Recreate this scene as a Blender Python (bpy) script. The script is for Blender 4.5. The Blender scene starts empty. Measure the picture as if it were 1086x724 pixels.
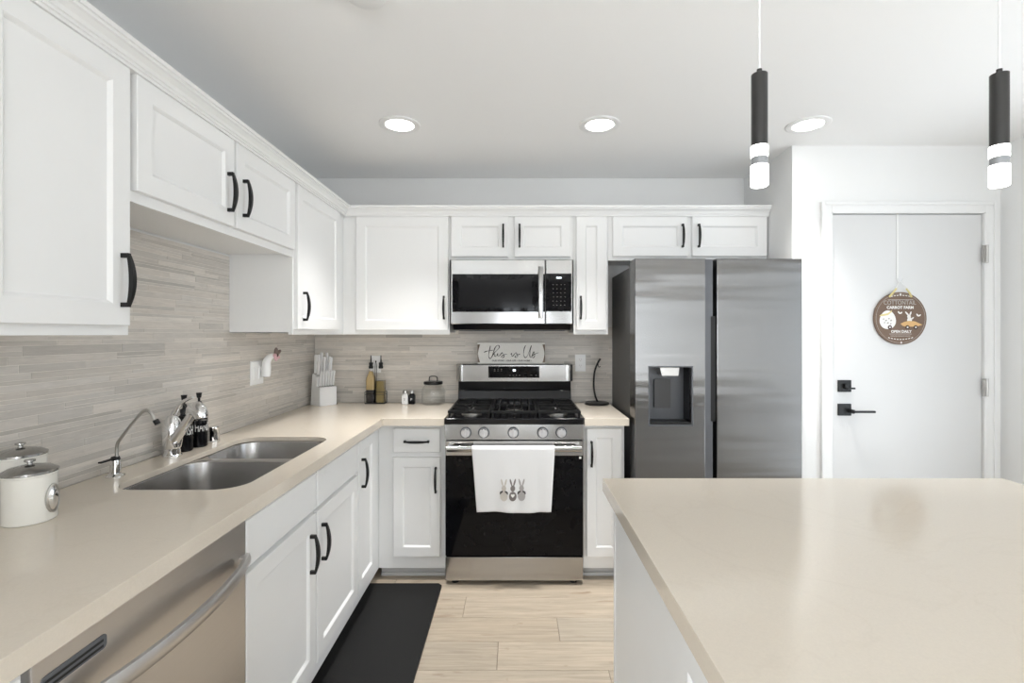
import bpy, bmesh, math, random
from mathutils import Vector, Matrix
random.seed(7)
PI = math.pi
SC = bpy.context.scene
COL = SC.collection

# ------------------------------------------------------------------ camera, world, exposure, daylight
cam_d = bpy.data.cameras.new('camera')
cam = bpy.data.objects.new('camera', cam_d)
COL.objects.link(cam)
cam.location = (0, 0, 1.375)
cam.rotation_euler = (PI / 2, 0, 0)
cam_d.sensor_width = 36.0
cam_d.lens = 36.0 * 521.0 / 1086.0
cam_d.shift_x = -4.5 / 1086.0
cam_d.shift_y = -8.0 / 1086.0
cam_d.clip_start = 0.02
SC.camera = cam

SC.view_settings.view_transform = 'Standard'
SC.view_settings.look = 'None'
SC.view_settings.gamma = 1.0
SC.view_settings.use_curve_mapping = False
SC.view_settings.exposure = 0.78
SC.cycles.transparent_max_bounces = 32

world = bpy.data.worlds.new('sky')
SC.world = world
world.use_nodes = True
wb = world.node_tree.nodes['Background']
wb.inputs[0].default_value = (0.80, 0.90, 1.0, 1)
wb.inputs[1].default_value = 1.6

CEIL = 2.425          # ceiling height
XL, XR = -1.367, 2.703  # left and right walls
YB, YD, YF = 3.32, 2.742, -4.0   # back wall, entry wall, window wall
XN = 1.54             # return wall beside the fridge
# openings in the window wall behind the camera: two small windows and an unseen patio door added for daylight
WINDOWS = [(-0.30, 0.12, 0.8, 2.0), (0.18, 0.60, 0.8, 2.0), (1.3, 2.25, 0.1, 2.2)]


def area_light(name, loc, rot, sx, sy, power, color, parent=None, shape='RECTANGLE', spread=PI):
    d = bpy.data.lights.new(name, 'AREA')
    d.shape = shape
    d.size = sx
    d.size_y = sy
    d.energy = power
    d.color = color
    d.spread = spread
    o = bpy.data.objects.new(name, d)
    COL.objects.link(o)
    o.location = loc
    o.rotation_euler = rot
    if parent:
        o.parent = parent
    return o


SLY0, SLY1, SLZ = 0.55, 2.05, 2.10    # unseen sliding door added in the right wall to let light in
LWY0, LWY1, LWZ0, LWZ1 = -3.4, -1.0, 0.7, 2.1    # unseen window added in the left wall for more daylight
DAY_FLUX = 13.0        # per square metre of glass in the window wall
SIDE_POWER = 3.0
LEFT_POWER = 66.0
UPLIGHT_POWER = 13.0
REAR_UPLIGHT_POWER = 140.0
LAMP_POWER = 3.3
LAMP_COL = (1.0, 0.98, 0.96)
DAY_COL = (0.92, 0.96, 1.0)
for (wx0, wx1, wz0, wz1) in WINDOWS:   # daylight lamp at each opening, the added patio door included
    area_light('daylight', ((wx0 + wx1) / 2, YF - 0.16, (wz0 + wz1) / 2), (PI / 2, 0, 0),
               wx1 - wx0, wz1 - wz0, DAY_FLUX * (wx1 - wx0) * (wz1 - wz0), DAY_COL)
area_light('added_uplight', (2.75, YF - 1.1, 0.02), (PI + math.radians(-40), 0, math.radians(36)), 2.4, 1.6, REAR_UPLIGHT_POWER, (0.97, 0.985, 1.0))  # added fill aimed up through the rear door at ceiling and cabinets
area_light('daylight', (XR + 0.16, (SLY0 + SLY1) / 2, 1.05), (PI / 2, 0, PI / 2), SLY1 - SLY0, 2.0, SIDE_POWER, DAY_COL)  # added daylight fill at the invented sliding door
area_light('daylight', (XL - 0.16, (LWY0 + LWY1) / 2, (LWZ0 + LWZ1) / 2), (PI / 2, 0, -PI / 2), LWY1 - LWY0, LWZ1 - LWZ0, LEFT_POWER, DAY_COL)  # added daylight fill at the invented left window
# added fill thrown up through the sliding door to brighten the ceiling
area_light('added_uplight', (XR + 1.0, (SLY0 + SLY1) / 2, 0.02), (PI, math.radians(-40), 0), 1.6, 2.4, UPLIGHT_POWER, (0.97, 0.985, 1.0))


# ------------------------------------------------------------------ materials
def srgb(r, g, b):
    f = lambda c: (c / 255 / 12.92) if c / 255 <= 0.04045 else ((c / 255 + 0.055) / 1.055) ** 2.4
    return (f(r), f(g), f(b))


def base_mat(name):
    m = bpy.data.materials.new(name)
    m.use_nodes = True
    nt = m.node_tree
    return m, nt, nt.nodes['Principled BSDF']


def mat(name, col, rough=0.5, metal=0.0, var=0.03, scale=30, bump=0.0, stretch=(1, 1, 1), aniso=0.0, rot=0.0,
        coat=0.0, rvar=0.0, spec=0.5, detail=4.0, dist=0.002):
    m, nt, p = base_mat(name)
    N, L = nt.nodes, nt.links
    tc = N.new('ShaderNodeTexCoord')
    mp = N.new('ShaderNodeMapping')
    mp.inputs['Scale'].default_value = stretch
    L.new(tc.outputs['Object'], mp.inputs[0])
    nz = N.new('ShaderNodeTexNoise')
    nz.inputs['Scale'].default_value = scale
    nz.inputs['Detail'].default_value = detail
    L.new(mp.outputs[0], nz.inputs['Vector'])
    mx = N.new('ShaderNodeMix')
    mx.data_type = 'RGBA'
    mx.inputs[6].default_value = (*[c * (1 - var) for c in col], 1)
    mx.inputs[7].default_value = (*[min(1, c * (1 + var)) for c in col], 1)
    L.new(nz.outputs[0], mx.inputs[0])
    L.new(mx.outputs[2], p.inputs['Base Color'])
    p.inputs['Roughness'].default_value = rough
    p.inputs['Metallic'].default_value = metal
    p.inputs['Specular IOR Level'].default_value = spec
    if rvar:
        mr = N.new('ShaderNodeMapRange')
        mr.inputs['To Min'].default_value = rough - rvar
        mr.inputs['To Max'].default_value = rough + rvar
        L.new(nz.outputs[0], mr.inputs[0])
        L.new(mr.outputs[0], p.inputs['Roughness'])
    if aniso:
        p.inputs['Anisotropic'].default_value = aniso
        p.inputs['Anisotropic Rotation'].default_value = rot
        tg = N.new('ShaderNodeTangent')
        tg.direction_type = 'RADIAL'
        tg.axis = 'Z'
        L.new(tg.outputs[0], p.inputs['Tangent'])
    if coat:
        p.inputs['Coat Weight'].default_value = coat
        p.inputs['Coat Roughness'].default_value = 0.05
    if bump:
        b = N.new('ShaderNodeBump')
        b.inputs['Strength'].default_value = bump
        b.inputs['Distance'].default_value = dist
        L.new(nz.outputs[0], b.inputs['Height'])
        L.new(b.outputs[0], p.inputs['Normal'])
    return m


def emit(name, col, strength):
    m, nt, p = base_mat(name)
    p.inputs['Base Color'].default_value = (*col, 1)
    p.inputs['Emission Color'].default_value = (*col, 1)
    p.inputs['Emission Strength'].default_value = strength
    return m


def glass(name, col=(1, 1, 1), rough=0.0):
    m, nt, p = base_mat(name)
    p.inputs['Base Color'].default_value = (*col, 1)
    p.inputs['Transmission Weight'].default_value = 1.0
    p.inputs['Roughness'].default_value = rough
    p.inputs['IOR'].default_value = 1.45
    return m


def pane_glass(name, tint=(1, 1, 1)):
    m, nt, p = base_mat(name)
    N, L = nt.nodes, nt.links
    t = N.new('ShaderNodeBsdfTransparent')
    t.inputs[0].default_value = (*tint, 1)
    g = N.new('ShaderNodeBsdfGlossy')
    g.inputs['Roughness'].default_value = 0.01
    lw = N.new('ShaderNodeLayerWeight')
    pw = N.new('ShaderNodeMath')
    pw.operation = 'POWER'
    pw.inputs[1].default_value = 4.0
    L.new(lw.outputs['Facing'], pw.inputs[0])
    fr = N.new('ShaderNodeMapRange')
    fr.inputs['To Min'].default_value = 0.025
    fr.inputs['To Max'].default_value = 0.5
    L.new(pw.outputs[0], fr.inputs[0])
    mx = N.new('ShaderNodeMixShader')
    L.new(fr.outputs[0], mx.inputs[0])
    L.new(t.outputs[0], mx.inputs[1])
    L.new(g.outputs[0], mx.inputs[2])
    L.new(mx.outputs[0], N['Material Output'].inputs[0])
    return m


def attr_mat(name, rough, stretch, scale, amt, bump, knots=False):
    """colour of every tile or plank from the mesh attribute, with a grain running along it"""
    m, nt, p = base_mat(name)
    N, L = nt.nodes, nt.links
    at = N.new('ShaderNodeAttribute')
    at.attribute_name = 'tone'
    tc = N.new('ShaderNodeTexCoord')
    sc = N.new('ShaderNodeVectorMath')
    sc.operation = 'MULTIPLY_ADD'
    sc.inputs[1].default_value = (97.0, 61.0, 43.0)
    L.new(at.outputs['Color'], sc.inputs[0])
    L.new(tc.outputs['Object'], sc.inputs[2])
    mp = N.new('ShaderNodeMapping')
    mp.inputs['Scale'].default_value = stretch
    L.new(sc.outputs[0], mp.inputs[0])
    nz = N.new('ShaderNodeTexNoise')
    nz.inputs['Scale'].default_value = scale
    nz.inputs['Detail'].default_value = 6
    nz.inputs['Roughness'].default_value = 0.65
    nz.inputs['Distortion'].default_value = 0.6
    L.new(mp.outputs[0], nz.inputs['Vector'])
    mr = N.new('ShaderNodeMapRange')
    mr.inputs['From Min'].default_value = 0.3
    mr.inputs['From Max'].default_value = 0.7
    mr.inputs['To Min'].default_value = 1 - amt
    mr.inputs['To Max'].default_value = 1 + amt * 0.6
    L.new(nz.outputs[0], mr.inputs[0])
    mul = N.new('ShaderNodeVectorMath')
    mul.operation = 'SCALE'
    L.new(at.outputs['Color'], mul.inputs[0])
    L.new(mr.outputs[0], mul.inputs['Scale'])
    out = mul.outputs[0]
    if knots:
        mp2 = N.new('ShaderNodeMapping')
        mp2.inputs['Scale'].default_value = (1.0, 3.2, 1.0)
        L.new(sc.outputs[0], mp2.inputs[0])
        n2 = N.new('ShaderNodeTexNoise')
        n2.inputs['Scale'].default_value = 4.2
        n2.inputs['Detail'].default_value = 3
        n2.inputs['Distortion'].default_value = 1.2
        L.new(mp2.outputs[0], n2.inputs['Vector'])
        r2 = N.new('ShaderNodeMapRange')
        r2.inputs['From Min'].default_value = 0.625
        r2.inputs['From Max'].default_value = 0.78
        r2.inputs['To Min'].default_value = 0.0
        r2.inputs['To Max'].default_value = 0.75
        L.new(n2.outputs[0], r2.inputs[0])
        mx = N.new('ShaderNodeMix')
        mx.data_type = 'RGBA'
        L.new(r2.outputs[0], mx.inputs[0])
        L.new(out, mx.inputs[6])
        mx.inputs[7].default_value = (*srgb(120, 95, 72), 1)
        out = mx.outputs[2]
    L.new(out, p.inputs['Base Color'])
    p.inputs['Roughness'].default_value = rough
    b = N.new('ShaderNodeBump')
    b.inputs['Strength'].default_value = bump
    b.inputs['Distance'].default_value = 0.001
    L.new(nz.outputs[0], b.inputs['Height'])
    L.new(b.outputs[0], p.inputs['Normal'])
    return m


def quartz_mat():
    m, nt, p = base_mat('beige_quartz')
    N, L = nt.nodes, nt.links
    tc = N.new('ShaderNodeTexCoord')
    n1 = N.new('ShaderNodeTexNoise')
    n1.inputs['Scale'].default_value = 260
    n1.inputs['Detail'].default_value = 3
    L.new(tc.outputs['Object'], n1.inputs['Vector'])
    mx = N.new('ShaderNodeMix')
    mx.data_type = 'RGBA'
    c = srgb(218, 208, 193)
    mx.inputs[6].default_value = (*[v * 0.95 for v in c], 1)
    mx.inputs[7].default_value = (*[v * 1.05 for v in c], 1)
    L.new(n1.outputs[0], mx.inputs[0])
    n2 = N.new('ShaderNodeTexNoise')
    n2.inputs['Scale'].default_value = 1.9
    n2.inputs['Detail'].default_value = 5
    n2.inputs['Distortion'].default_value = 1.6
    L.new(tc.outputs['Object'], n2.inputs['Vector'])
    cr = N.new('ShaderNodeValToRGB')
    e = cr.color_ramp.elements
    e[0].position = 0.485
    e[0].color = (0, 0, 0, 1)
    e[1].position = 0.5
    e[1].color = (0.05, 0.05, 0.05, 1)
    e2 = cr.color_ramp.elements.new(0.515)
    e2.color = (0, 0, 0, 1)
    L.new(n2.outputs[0], cr.inputs[0])
    m2 = N.new('ShaderNodeMix')
    m2.data_type = 'RGBA'
    L.new(cr.outputs[0], m2.inputs[0])
    L.new(mx.outputs[2], m2.inputs[6])
    m2.inputs[7].default_value = (*srgb(168, 150, 128), 1)
    L.new(m2.outputs[2], p.inputs['Base Color'])
    p.inputs['Roughness'].default_value = 0.13
    return m


M = {}
M['cab'] = mat('white_cabinet_paint', (0.85, 0.85, 0.84), 0.38, var=0.01, scale=8)
M['wall'] = mat('white_wall_paint', (0.80, 0.80, 0.79), 0.75, var=0.01, scale=120, bump=0.06)
M['wall_rear'] = mat('toned_down_wall_paint', (0.36, 0.345, 0.325), 0.75, var=0.02, scale=120, bump=0.06)  # invented dark tone, keeps reflections in steel and black glass dim
M['ceil'] = mat('ceiling_paint', (0.92, 0.92, 0.915), 0.9, var=0.01, scale=140, bump=0.06)
M['door'] = mat('white_door_paint', (0.66, 0.66, 0.655), 0.45, var=0.01, scale=10)
M['trim'] = mat('white_trim_paint', (0.80, 0.80, 0.79), 0.4, var=0.01, scale=10)
M['quartz'] = quartz_mat()
M['tile'] = attr_mat('stone_strip_tile', 0.38, (7, 7, 60), 1.6, 0.13, 0.25)
M['plank'] = attr_mat('oak_plank', 0.42, (1.6, 24, 1), 2.2, 0.24, 0.25, knots=True)
M['steel'] = mat('stainless_steel', (0.41, 0.407, 0.40), 0.15, 1.0, var=0.03, scale=3, stretch=(1, 1, 60), bump=0.015)
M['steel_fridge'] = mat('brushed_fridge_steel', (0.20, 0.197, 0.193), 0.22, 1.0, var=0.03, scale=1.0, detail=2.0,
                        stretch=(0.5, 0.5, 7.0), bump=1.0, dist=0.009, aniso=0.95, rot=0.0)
M['steel_dw'] = mat('brushed_dishwasher_steel', (0.66, 0.64, 0.62), 0.34, 1.0, var=0.03, scale=3, stretch=(1, 1, 40), bump=0.02)
M['knob'] = mat('satin_knob_metal', (0.60, 0.60, 0.61), 0.40, 1.0, var=0.02, scale=30)
M['sink'] = mat('satin_sink_steel', (0.50, 0.49, 0.48), 0.27, 1.0, var=0.05, scale=60)
M['chrome'] = mat('polished_chrome', (0.80, 0.80, 0.80), 0.06, 1.0, var=0.01, scale=10)
M['nickel'] = mat('satin_nickel', (0.50, 0.49, 0.47), 0.28, 1.0, var=0.02, scale=30)
M['black'] = mat('matte_black_metal', (0.009, 0.009, 0.009), 0.38, var=0.1, scale=60, spec=0.35)
M['gloss_black'] = mat('gloss_black_enamel', (0.006, 0.006, 0.007), 0.10, var=0.1, scale=20, spec=0.22)
M['black_glass'] = mat('black_oven_glass', (0.004, 0.004, 0.005), 0.04, var=0.1, scale=20, spec=0.16)
M['iron'] = mat('cast_iron', (0.007, 0.007, 0.007), 0.45, var=0.2, scale=200, bump=0.2, spec=0.22)
M['dark'] = mat('dark_grey_steel_side', (0.055, 0.054, 0.053), 0.45, var=0.05, scale=100)
M['greyplast'] = mat('grey_plastic', (0.10, 0.105, 0.115), 0.35, var=0.05, scale=50)
M['white_plastic'] = mat('white_plastic', (0.86, 0.86, 0.855), 0.3, var=0.01, scale=20)
M['enamel'] = mat('cream_enamel', (0.80, 0.78, 0.72), 0.18, var=0.01, scale=10)
M['mat'] = mat('black_rubber_mat', (0.008, 0.008, 0.008), 0.6, var=0.15, scale=300, bump=0.3, spec=0.25)
M['cloth'] = mat('white_cotton', (0.78, 0.78, 0.78), 0.9, var=0.04, scale=500, bump=0.4)
M['grey_thread'] = mat('grey_thread', srgb(118, 112, 110), 0.9, var=0.15, scale=900)
M['pale_thread'] = mat('pale_thread', srgb(196, 190, 182), 0.9, var=0.1, scale=900)
M['silver_thread'] = mat('silver_thread', srgb(168, 164, 162), 0.9, var=0.1, scale=900)
M['dark_thread'] = mat('dark_thread', srgb(70, 65, 64), 0.9, var=0.1, scale=900)
M['white_print'] = mat('white_print', (0.8, 0.79, 0.76), 0.7, var=0.03, scale=300)
M['tan_print'] = mat('tan_print', srgb(205, 165, 112), 0.7, var=0.08, scale=200)
M['gold_print'] = mat('pale_gold_print', srgb(214, 200, 140), 0.7, var=0.1, scale=200)
M['brown_print'] = mat('dark_brown_print', srgb(60, 38, 30), 0.6, var=0.1, scale=200)
M['grey_print'] = mat('grey_print', srgb(168, 164, 158), 0.7, var=0.05, scale=200)
M['sign_wood'] = mat('stained_brown_board', srgb(112, 92, 78), 0.7, var=0.22, scale=12, stretch=(1, 1, 12))
M['sign_white'] = mat('whitewashed_board', srgb(236, 234, 229), 0.7, var=0.05, scale=60)
M['worn_brown'] = mat('worn_brown_edge', srgb(128, 112, 98), 0.8, var=0.2, scale=60)
M['ink'] = mat('black_ink', (0.02, 0.02, 0.02), 0.7, var=0.1, scale=100)
M['oil'] = mat('amber_oil', srgb(188, 164, 118), 0.15, var=0.05, scale=10)
M['olive'] = mat('olive_oil', srgb(132, 116, 72), 0.12, var=0.05, scale=10)
M['vinegar'] = mat('dark_vinegar', srgb(24, 18, 20), 0.1, var=0.05, scale=10)
M['glass'] = pane_glass('clear_thin_glass', (0.993, 0.995, 0.993))
M['pane'] = pane_glass('window_glass')
M['pink'] = mat('pink_petal', srgb(214, 176, 182), 0.6, var=0.08, scale=80)
M['leafgrey'] = mat('grey_brown_petal', srgb(112, 98, 92), 0.6, var=0.1, scale=80)
M['ribbon'] = mat('white_ribbon', (0.78, 0.78, 0.76), 0.6, var=0.02, scale=300)
M['grout'] = mat('pale_grout', srgb(198, 190, 179), 0.85, var=0.05, scale=300)
M['lens'] = emit('lit_lamp_lens', (1.0, 0.98, 0.95), 9.0)
M['pendant_glow'] = emit('lit_pendant_glass', (1.0, 0.99, 0.97), 4.0)
M['digits'] = emit('lit_digits', (0.85, 0.92, 1.0), 1.2)
M['pendant_black'] = mat('black_pendant_metal', (0.055, 0.054, 0.053), 0.32, 0.6, var=0.05, scale=40)
M['pendant_band'] = mat('grey_pendant_band', (0.30, 0.31, 0.32), 0.35, 0.3, var=0.03, scale=40)
M['kick'] = mat('toe_kick_board', (0.60, 0.60, 0.60), 0.6, var=0.03, scale=20)

# ------------------------------------------------------------------ mesh helpers
ORG = {}


def bmn():
    return bmesh.new()


def box(bm, x0, x1, y0, y1, z0, z1, bev=0.0, seg=2):
    r = bmesh.ops.create_cube(bm, size=1.0)
    vs = r['verts']
    for v in vs:
        v.co = Vector(((x0 + x1) / 2 + v.co.x * (x1 - x0), (y0 + y1) / 2 + v.co.y * (y1 - y0), (z0 + z1) / 2 + v.co.z * (z1 - z0)))
    if bev:
        es = list({e for v in vs for e in v.link_edges})
        bmesh.ops.bevel(bm, geom=es, offset=bev, segments=seg, affect='EDGES', profile=0.5)
    return bm


def FY(p):
    return lambda u, d, z: Vector((u, p - d, z))


def FX(p):
    return lambda u, d, z: Vector((p + d, u, z))


def FNX(p):
    return lambda u, d, z: Vector((p - d, u, z))


def rings(bm, loops, cap0=True, cap1=True):
    prev = None
    first = None
    for lp in loops:
        vs = [bm.verts.new(p) for p in lp]
        if prev:
            n = len(vs)
            for i in range(n):
                bm.faces.new((prev[i], prev[(i + 1) % n], vs[(i + 1) % n], vs[i]))
        else:
            first = vs
        prev = vs
    if cap0:
        bm.faces.new(list(reversed(first)))
    if cap1:
        bm.faces.new(prev)
    return bm


def rect(f, u0, u1, z0, z1, o, d):
    return [f(u0 + o, d, z0 + o), f(u1 - o, d, z0 + o), f(u1 - o, d, z1 - o), f(u0 + o, d, z1 - o)]


def shaker(f, u0, u1, z0, z1, th=0.02, rail=0.057):
    bm = bmn()
    ls = [(0, 0), (0, th - 0.002), (0.002, th), (rail, th), (rail + 0.004, th - 0.003), (rail + 0.009, th - 0.009)]
    rings(bm, [rect(f, u0, u1, z0, z1, o, d) for o, d in ls])
    return bm


def slab(f, u0, u1, z0, z1, th=0.02):
    bm = bmn()
    rings(bm, [rect(f, u0, u1, z0, z1, o, d) for o, d in [(0, 0), (0, th - 0.003), (0.003, th)]])
    return bm


def pull(f, u, z, L=0.142, horiz=False, d0=0.02):
    """arched cabinet pull with two square feet"""
    bm = bmn()
    n = 16
    w = 0.0048
    loops = []
    for i in range(n + 1):
        t = -1 + 2 * i / n
        s = t * L / 2
        d = d0 + 0.017 + 0.012 * (1 - t * t)
        th = 0.0035 + 0.0025 * (1 - abs(t) ** 2)
        ww = 0.0034 + 0.0030 * (1 - t * t)
        q = [(-ww, d - th), (ww, d - th), (ww, d + th), (-ww, d + th)]
        loops.append([f(u + s, dd, z + a) if horiz else f(u + a, dd, z + s) for a, dd in q])
    rings(bm, loops)
    for sg in (-1, 1):
        s0 = sg * (L / 2 - 0.006)
        lp = []
        for d in (d0, d0 + 0.0205):
            q = [(-0.0052, -0.006), (0.0052, -0.006), (0.0052, 0.006), (-0.0052, 0.006)]
            lp.append([f(u + s0 + a, d, z + b) if horiz else f(u + a, d, z + s0 + b) for a, b in q])
        rings(bm, lp)
    return bm


def tube(bm, pts, r, n=14, cap=True):
    pts = [Vector(p) for p in pts]
    rs = r if isinstance(r, (list, tuple)) else [r] * len(pts)
    t0 = (pts[1] - pts[0]).normalized()
    ref = Vector((0, 0, 1)) if abs(t0.z) < 0.9 else Vector((1, 0, 0))
    nrm = t0.cross(ref).normalized()
    loops = []
    for i, p in enumerate(pts):
        if i == 0:
            t = pts[1] - pts[0]
        elif i == len(pts) - 1:
            t = pts[-1] - pts[-2]
        else:
            t = (pts[i + 1] - pts[i]).normalized() + (pts[i] - pts[i - 1]).normalized()
        t.normalize()
        nrm = (nrm - t * nrm.dot(t)).normalized()
        b = t.cross(nrm)
        loops.append([p + (nrm * math.cos(2 * PI * k / n) + b * math.sin(2 * PI * k / n)) * rs[i] for k in range(n)])
    rings(bm, loops, cap, cap)
    return bm


def smooth_path(pts, k=6):
    pts = [Vector(p) for p in pts]
    out = []
    P = [pts[0]] + pts + [pts[-1]]
    for i in range(1, len(P) - 2):
        for j in range(k):
            t = j / k
            a, b, c, d = P[i - 1], P[i], P[i + 1], P[i + 2]
            out.append(0.5 * ((2 * b) + (c - a) * t + (2 * a - 5 * b + 4 * c - d) * t * t + (3 * b - a - 3 * c + d) * t ** 3))
    out.append(pts[-1])
    return out


def lathe(bm, prof, c=(0, 0, 0), n=40, sx=1.0, sy=1.0, axis='Z', cap0=True, cap1=True):
    """prof: list of (radius, height)"""
    c = Vector(c)
    loops = []
    for r, h in prof:
        lp = []
        for k in range(n):
            a = 2 * PI * k / n
            x, y = max(r, 1e-5) * math.cos(a) * sx, max(r, 1e-5) * math.sin(a) * sy
            if axis == 'Z':
                v = Vector((x, y, h))
            elif axis == 'Y':
                v = Vector((x, -h, y))      # h grows towards the viewer side (-Y)
            else:
                v = Vector((h, x, y))
            lp.append(c + v)
        loops.append(lp)
    rings(bm, loops, cap0, cap1)
    return bm


def prism(bm, poly, f, d0, d1):
    """poly of (u, z) extruded from depth d0 to d1 on face map f"""
    a = [bm.verts.new(f(u, d0, z)) for u, z in poly]
    b = [bm.verts.new(f(u, d1, z)) for u, z in poly]
    n = len(poly)
    for i in range(n):
        bm.faces.new((a[i], a[(i + 1) % n], b[(i + 1) % n], b[i]))
    bm.faces.new(list(reversed(a)))
    bm.faces.new(b)
    return bm


def ell(cx, cz, rx, rz, n=28, tilt=0.0):
    out = []
    for k in range(n):
        a = 2 * PI * k / n
        x, z = rx * math.cos(a), rz * math.sin(a)
        out.append((cx + x * math.cos(tilt) - z * math.sin(tilt), cz + x * math.sin(tilt) + z * math.cos(tilt)))
    return out


def rrect(x0, x1, y0, y1, r, n=8):
    out = []
    for cx, cy, a0 in ((x1 - r, y1 - r, 0), (x0 + r, y1 - r, PI / 2), (x0 + r, y0 + r, PI), (x1 - r, y0 + r, 1.5 * PI)):
        for k in range(n + 1):
            a = a0 + PI / 2 * k / n
            out.append((cx + r * math.cos(a), cy + r * math.sin(a)))
    return out


def obj(name, bm, m, parent=None, ang=35, normals=True):
    if normals:
        bmesh.ops.recalc_face_normals(bm, faces=bm.faces[:])
    if parent is None:
        xs = [v.co.x for v in bm.verts]
        ys = [v.co.y for v in bm.verts]
        zs = [v.co.z for v in bm.verts]
        org = Vector(((min(xs) + max(xs)) / 2, (min(ys) + max(ys)) / 2, min(zs)))
    else:
        org = ORG[parent.name]
    for v in bm.verts:
        v.co -= org
    me = bpy.data.meshes.new(name)
    bm.to_mesh(me)
    bm.free()
    me.polygons.foreach_set('use_smooth', [True] * len(me.polygons))
    me.set_sharp_from_angle(angle=math.radians(ang))
    me.materials.append(M[m])
    o = bpy.data.objects.new(name, me)
    COL.objects.link(o)
    wn = o.modifiers.new('weighted_normals', 'WEIGHTED_NORMAL')
    wn.keep_sharp = True
    wn.weight = 80
    if parent is None:
        o.location = org
    else:
        o.parent = parent
    ORG[o.name] = org
    return o


def tag(o, label, cat, group=None):
    o['label'] = label
    o['category'] = cat
    if group:
        o['group'] = group
    return o


def thing(name, label, cat, loc, group=None, rotz=0.0):
    o = bpy.data.objects.new(name, None)
    o.empty_display_size = 0.05
    COL.objects.link(o)
    o.location = loc
    o.rotation_euler = (0, 0, rotz)
    ORG[o.name] = Vector(loc) if not rotz else Vector((0, 0, 0))
    return tag(o, label, cat, group)


def struct(name, bm, m, label=None, parent=None):
    o = obj(name, bm, m, parent)
    if parent is None:
        o['kind'] = 'structure'
        if label:
            o['label'] = label
    return o


def text_bm(s, size, f, u, z, d, depth=0.0006, align='CENTER', bold=0.0, xs=1.0, rot=0.0):
    cu = bpy.data.curves.new('lettering_source', 'FONT')
    cu.body = s
    cu.size = size
    cu.align_x = align
    cu.align_y = 'CENTER'
    cu.extrude = depth
    cu.offset = bold
    cu.resolution_u = 3
    t = bpy.data.objects.new('lettering_source', cu)
    COL.objects.link(t)
    dg = bpy.context.evaluated_depsgraph_get()
    me = bpy.data.meshes.new_from_object(t.evaluated_get(dg))
    bm = bmn()
    bm.from_mesh(me)
    bpy.data.objects.remove(t)
    bpy.data.curves.remove(cu)
    bpy.data.meshes.remove(me)
    c, sn = math.cos(rot), math.sin(rot)
    for v in bm.verts:
        x, y = v.co.x * xs, v.co.y
        v.co = f(u + x * c - y * sn, d + depth + v.co.z, z + x * sn + y * c)
    return bm


# ------------------------------------------------------------------ room shell
T = 0.1
# floor: rows of oak planks running across the room, each plank a bevelled slab
PLW = 0.1865
joints = {2.570: -0.261, 2.384: 0.196, 2.197: -0.08, 2.011: 0.377, 2.757: 0.55}
verts, faces, cols = [], [], []


def slab_piece(a, b, c, d, h0, h1, bev, fmap, tone):
    """bevelled slab a..b by c..d, from height h0 to h1"""
    n = len(verts)
    for (o, h) in ((0, h0), (0, h1 - bev), (bev, h1)):
        for p in ((a + o, c + o), (b - o, c + o), (b - o, d - o), (a + o, d - o)):
            verts.append(fmap(p[0], p[1], h))
    for k in (0, 4):
        for i in range(4):
            j = (i + 1) % 4
            faces.append((n + k + i, n + k + j, n + k + 4 + j, n + k + 4 + i))
    faces.append((n + 8, n + 9, n + 10, n + 11))
    faces.append((n + 3, n + 2, n + 1, n))
    for _ in range(10):
        cols.append(tone)


def attr_object(name, m, label):
    me = bpy.data.meshes.new(name)
    me.from_pydata(verts, [], faces)
    at = me.attributes.new('tone', 'FLOAT_COLOR', 'FACE')
    for i, c in enumerate(cols):
        at.data[i].color = (*c, 1)
    bm = bmn()
    bm.from_mesh(me)
    bmesh.ops.recalc_face_normals(bm, faces=bm.faces[:])
    bm.to_mesh(me)
    bm.free()
    me.materials.append(M[m])
    o = bpy.data.objects.new(name, me)
    COL.objects.link(o)
    o['kind'] = 'structure'
    o['label'] = label
    verts.clear()
    faces.clear()
    cols.clear()
    return o


slab_piece(XL - 0.1, XR + 0.1, YF - 0.2, YB + 0.1, -0.1, -0.004, 0.0005, lambda x, y, z: (x, y, z), srgb(110, 92, 76))
y = 2.011 - PLW * 33
while y < YB:
    x0j = None
    for k, v in joints.items():
        if abs(k - PLW - y) < 0.02:
            x0j = v
    if x0j is None:
        x0j = random.uniform(-1, 0.5)
    xs = [x0j]
    while xs[0] > XL - 0.1:
        xs.insert(0, xs[0] - 1.22)
    while xs[-1] < XR + 0.1:
        xs.append(xs[-1] + 1.22)
    for a, b in zip(xs[:-1], xs[1:]):
        a, b = max(a, XL - 0.05), min(b, XR + 0.05)
        d = min(y + PLW, YB + 0.02)
        if b - a < 0.01:
            continue
        k = random.uniform(0.90, 1.08)
        base = srgb(180, 167, 149)
        w = random.uniform(-0.02, 0.02)
        slab_piece(a + 0.0008, b - 0.0008, y + 0.0008, d - 0.0008, -0.006, 0.0, 0.0012, lambda x, y, z: (x, y, z),
                   (base[0] * k * (1 + w), base[1] * k, base[2] * k * (1 - w)))
    y += PLW
attr_object('floor', 'plank', 'pale oak plank floor with knots')

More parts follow.
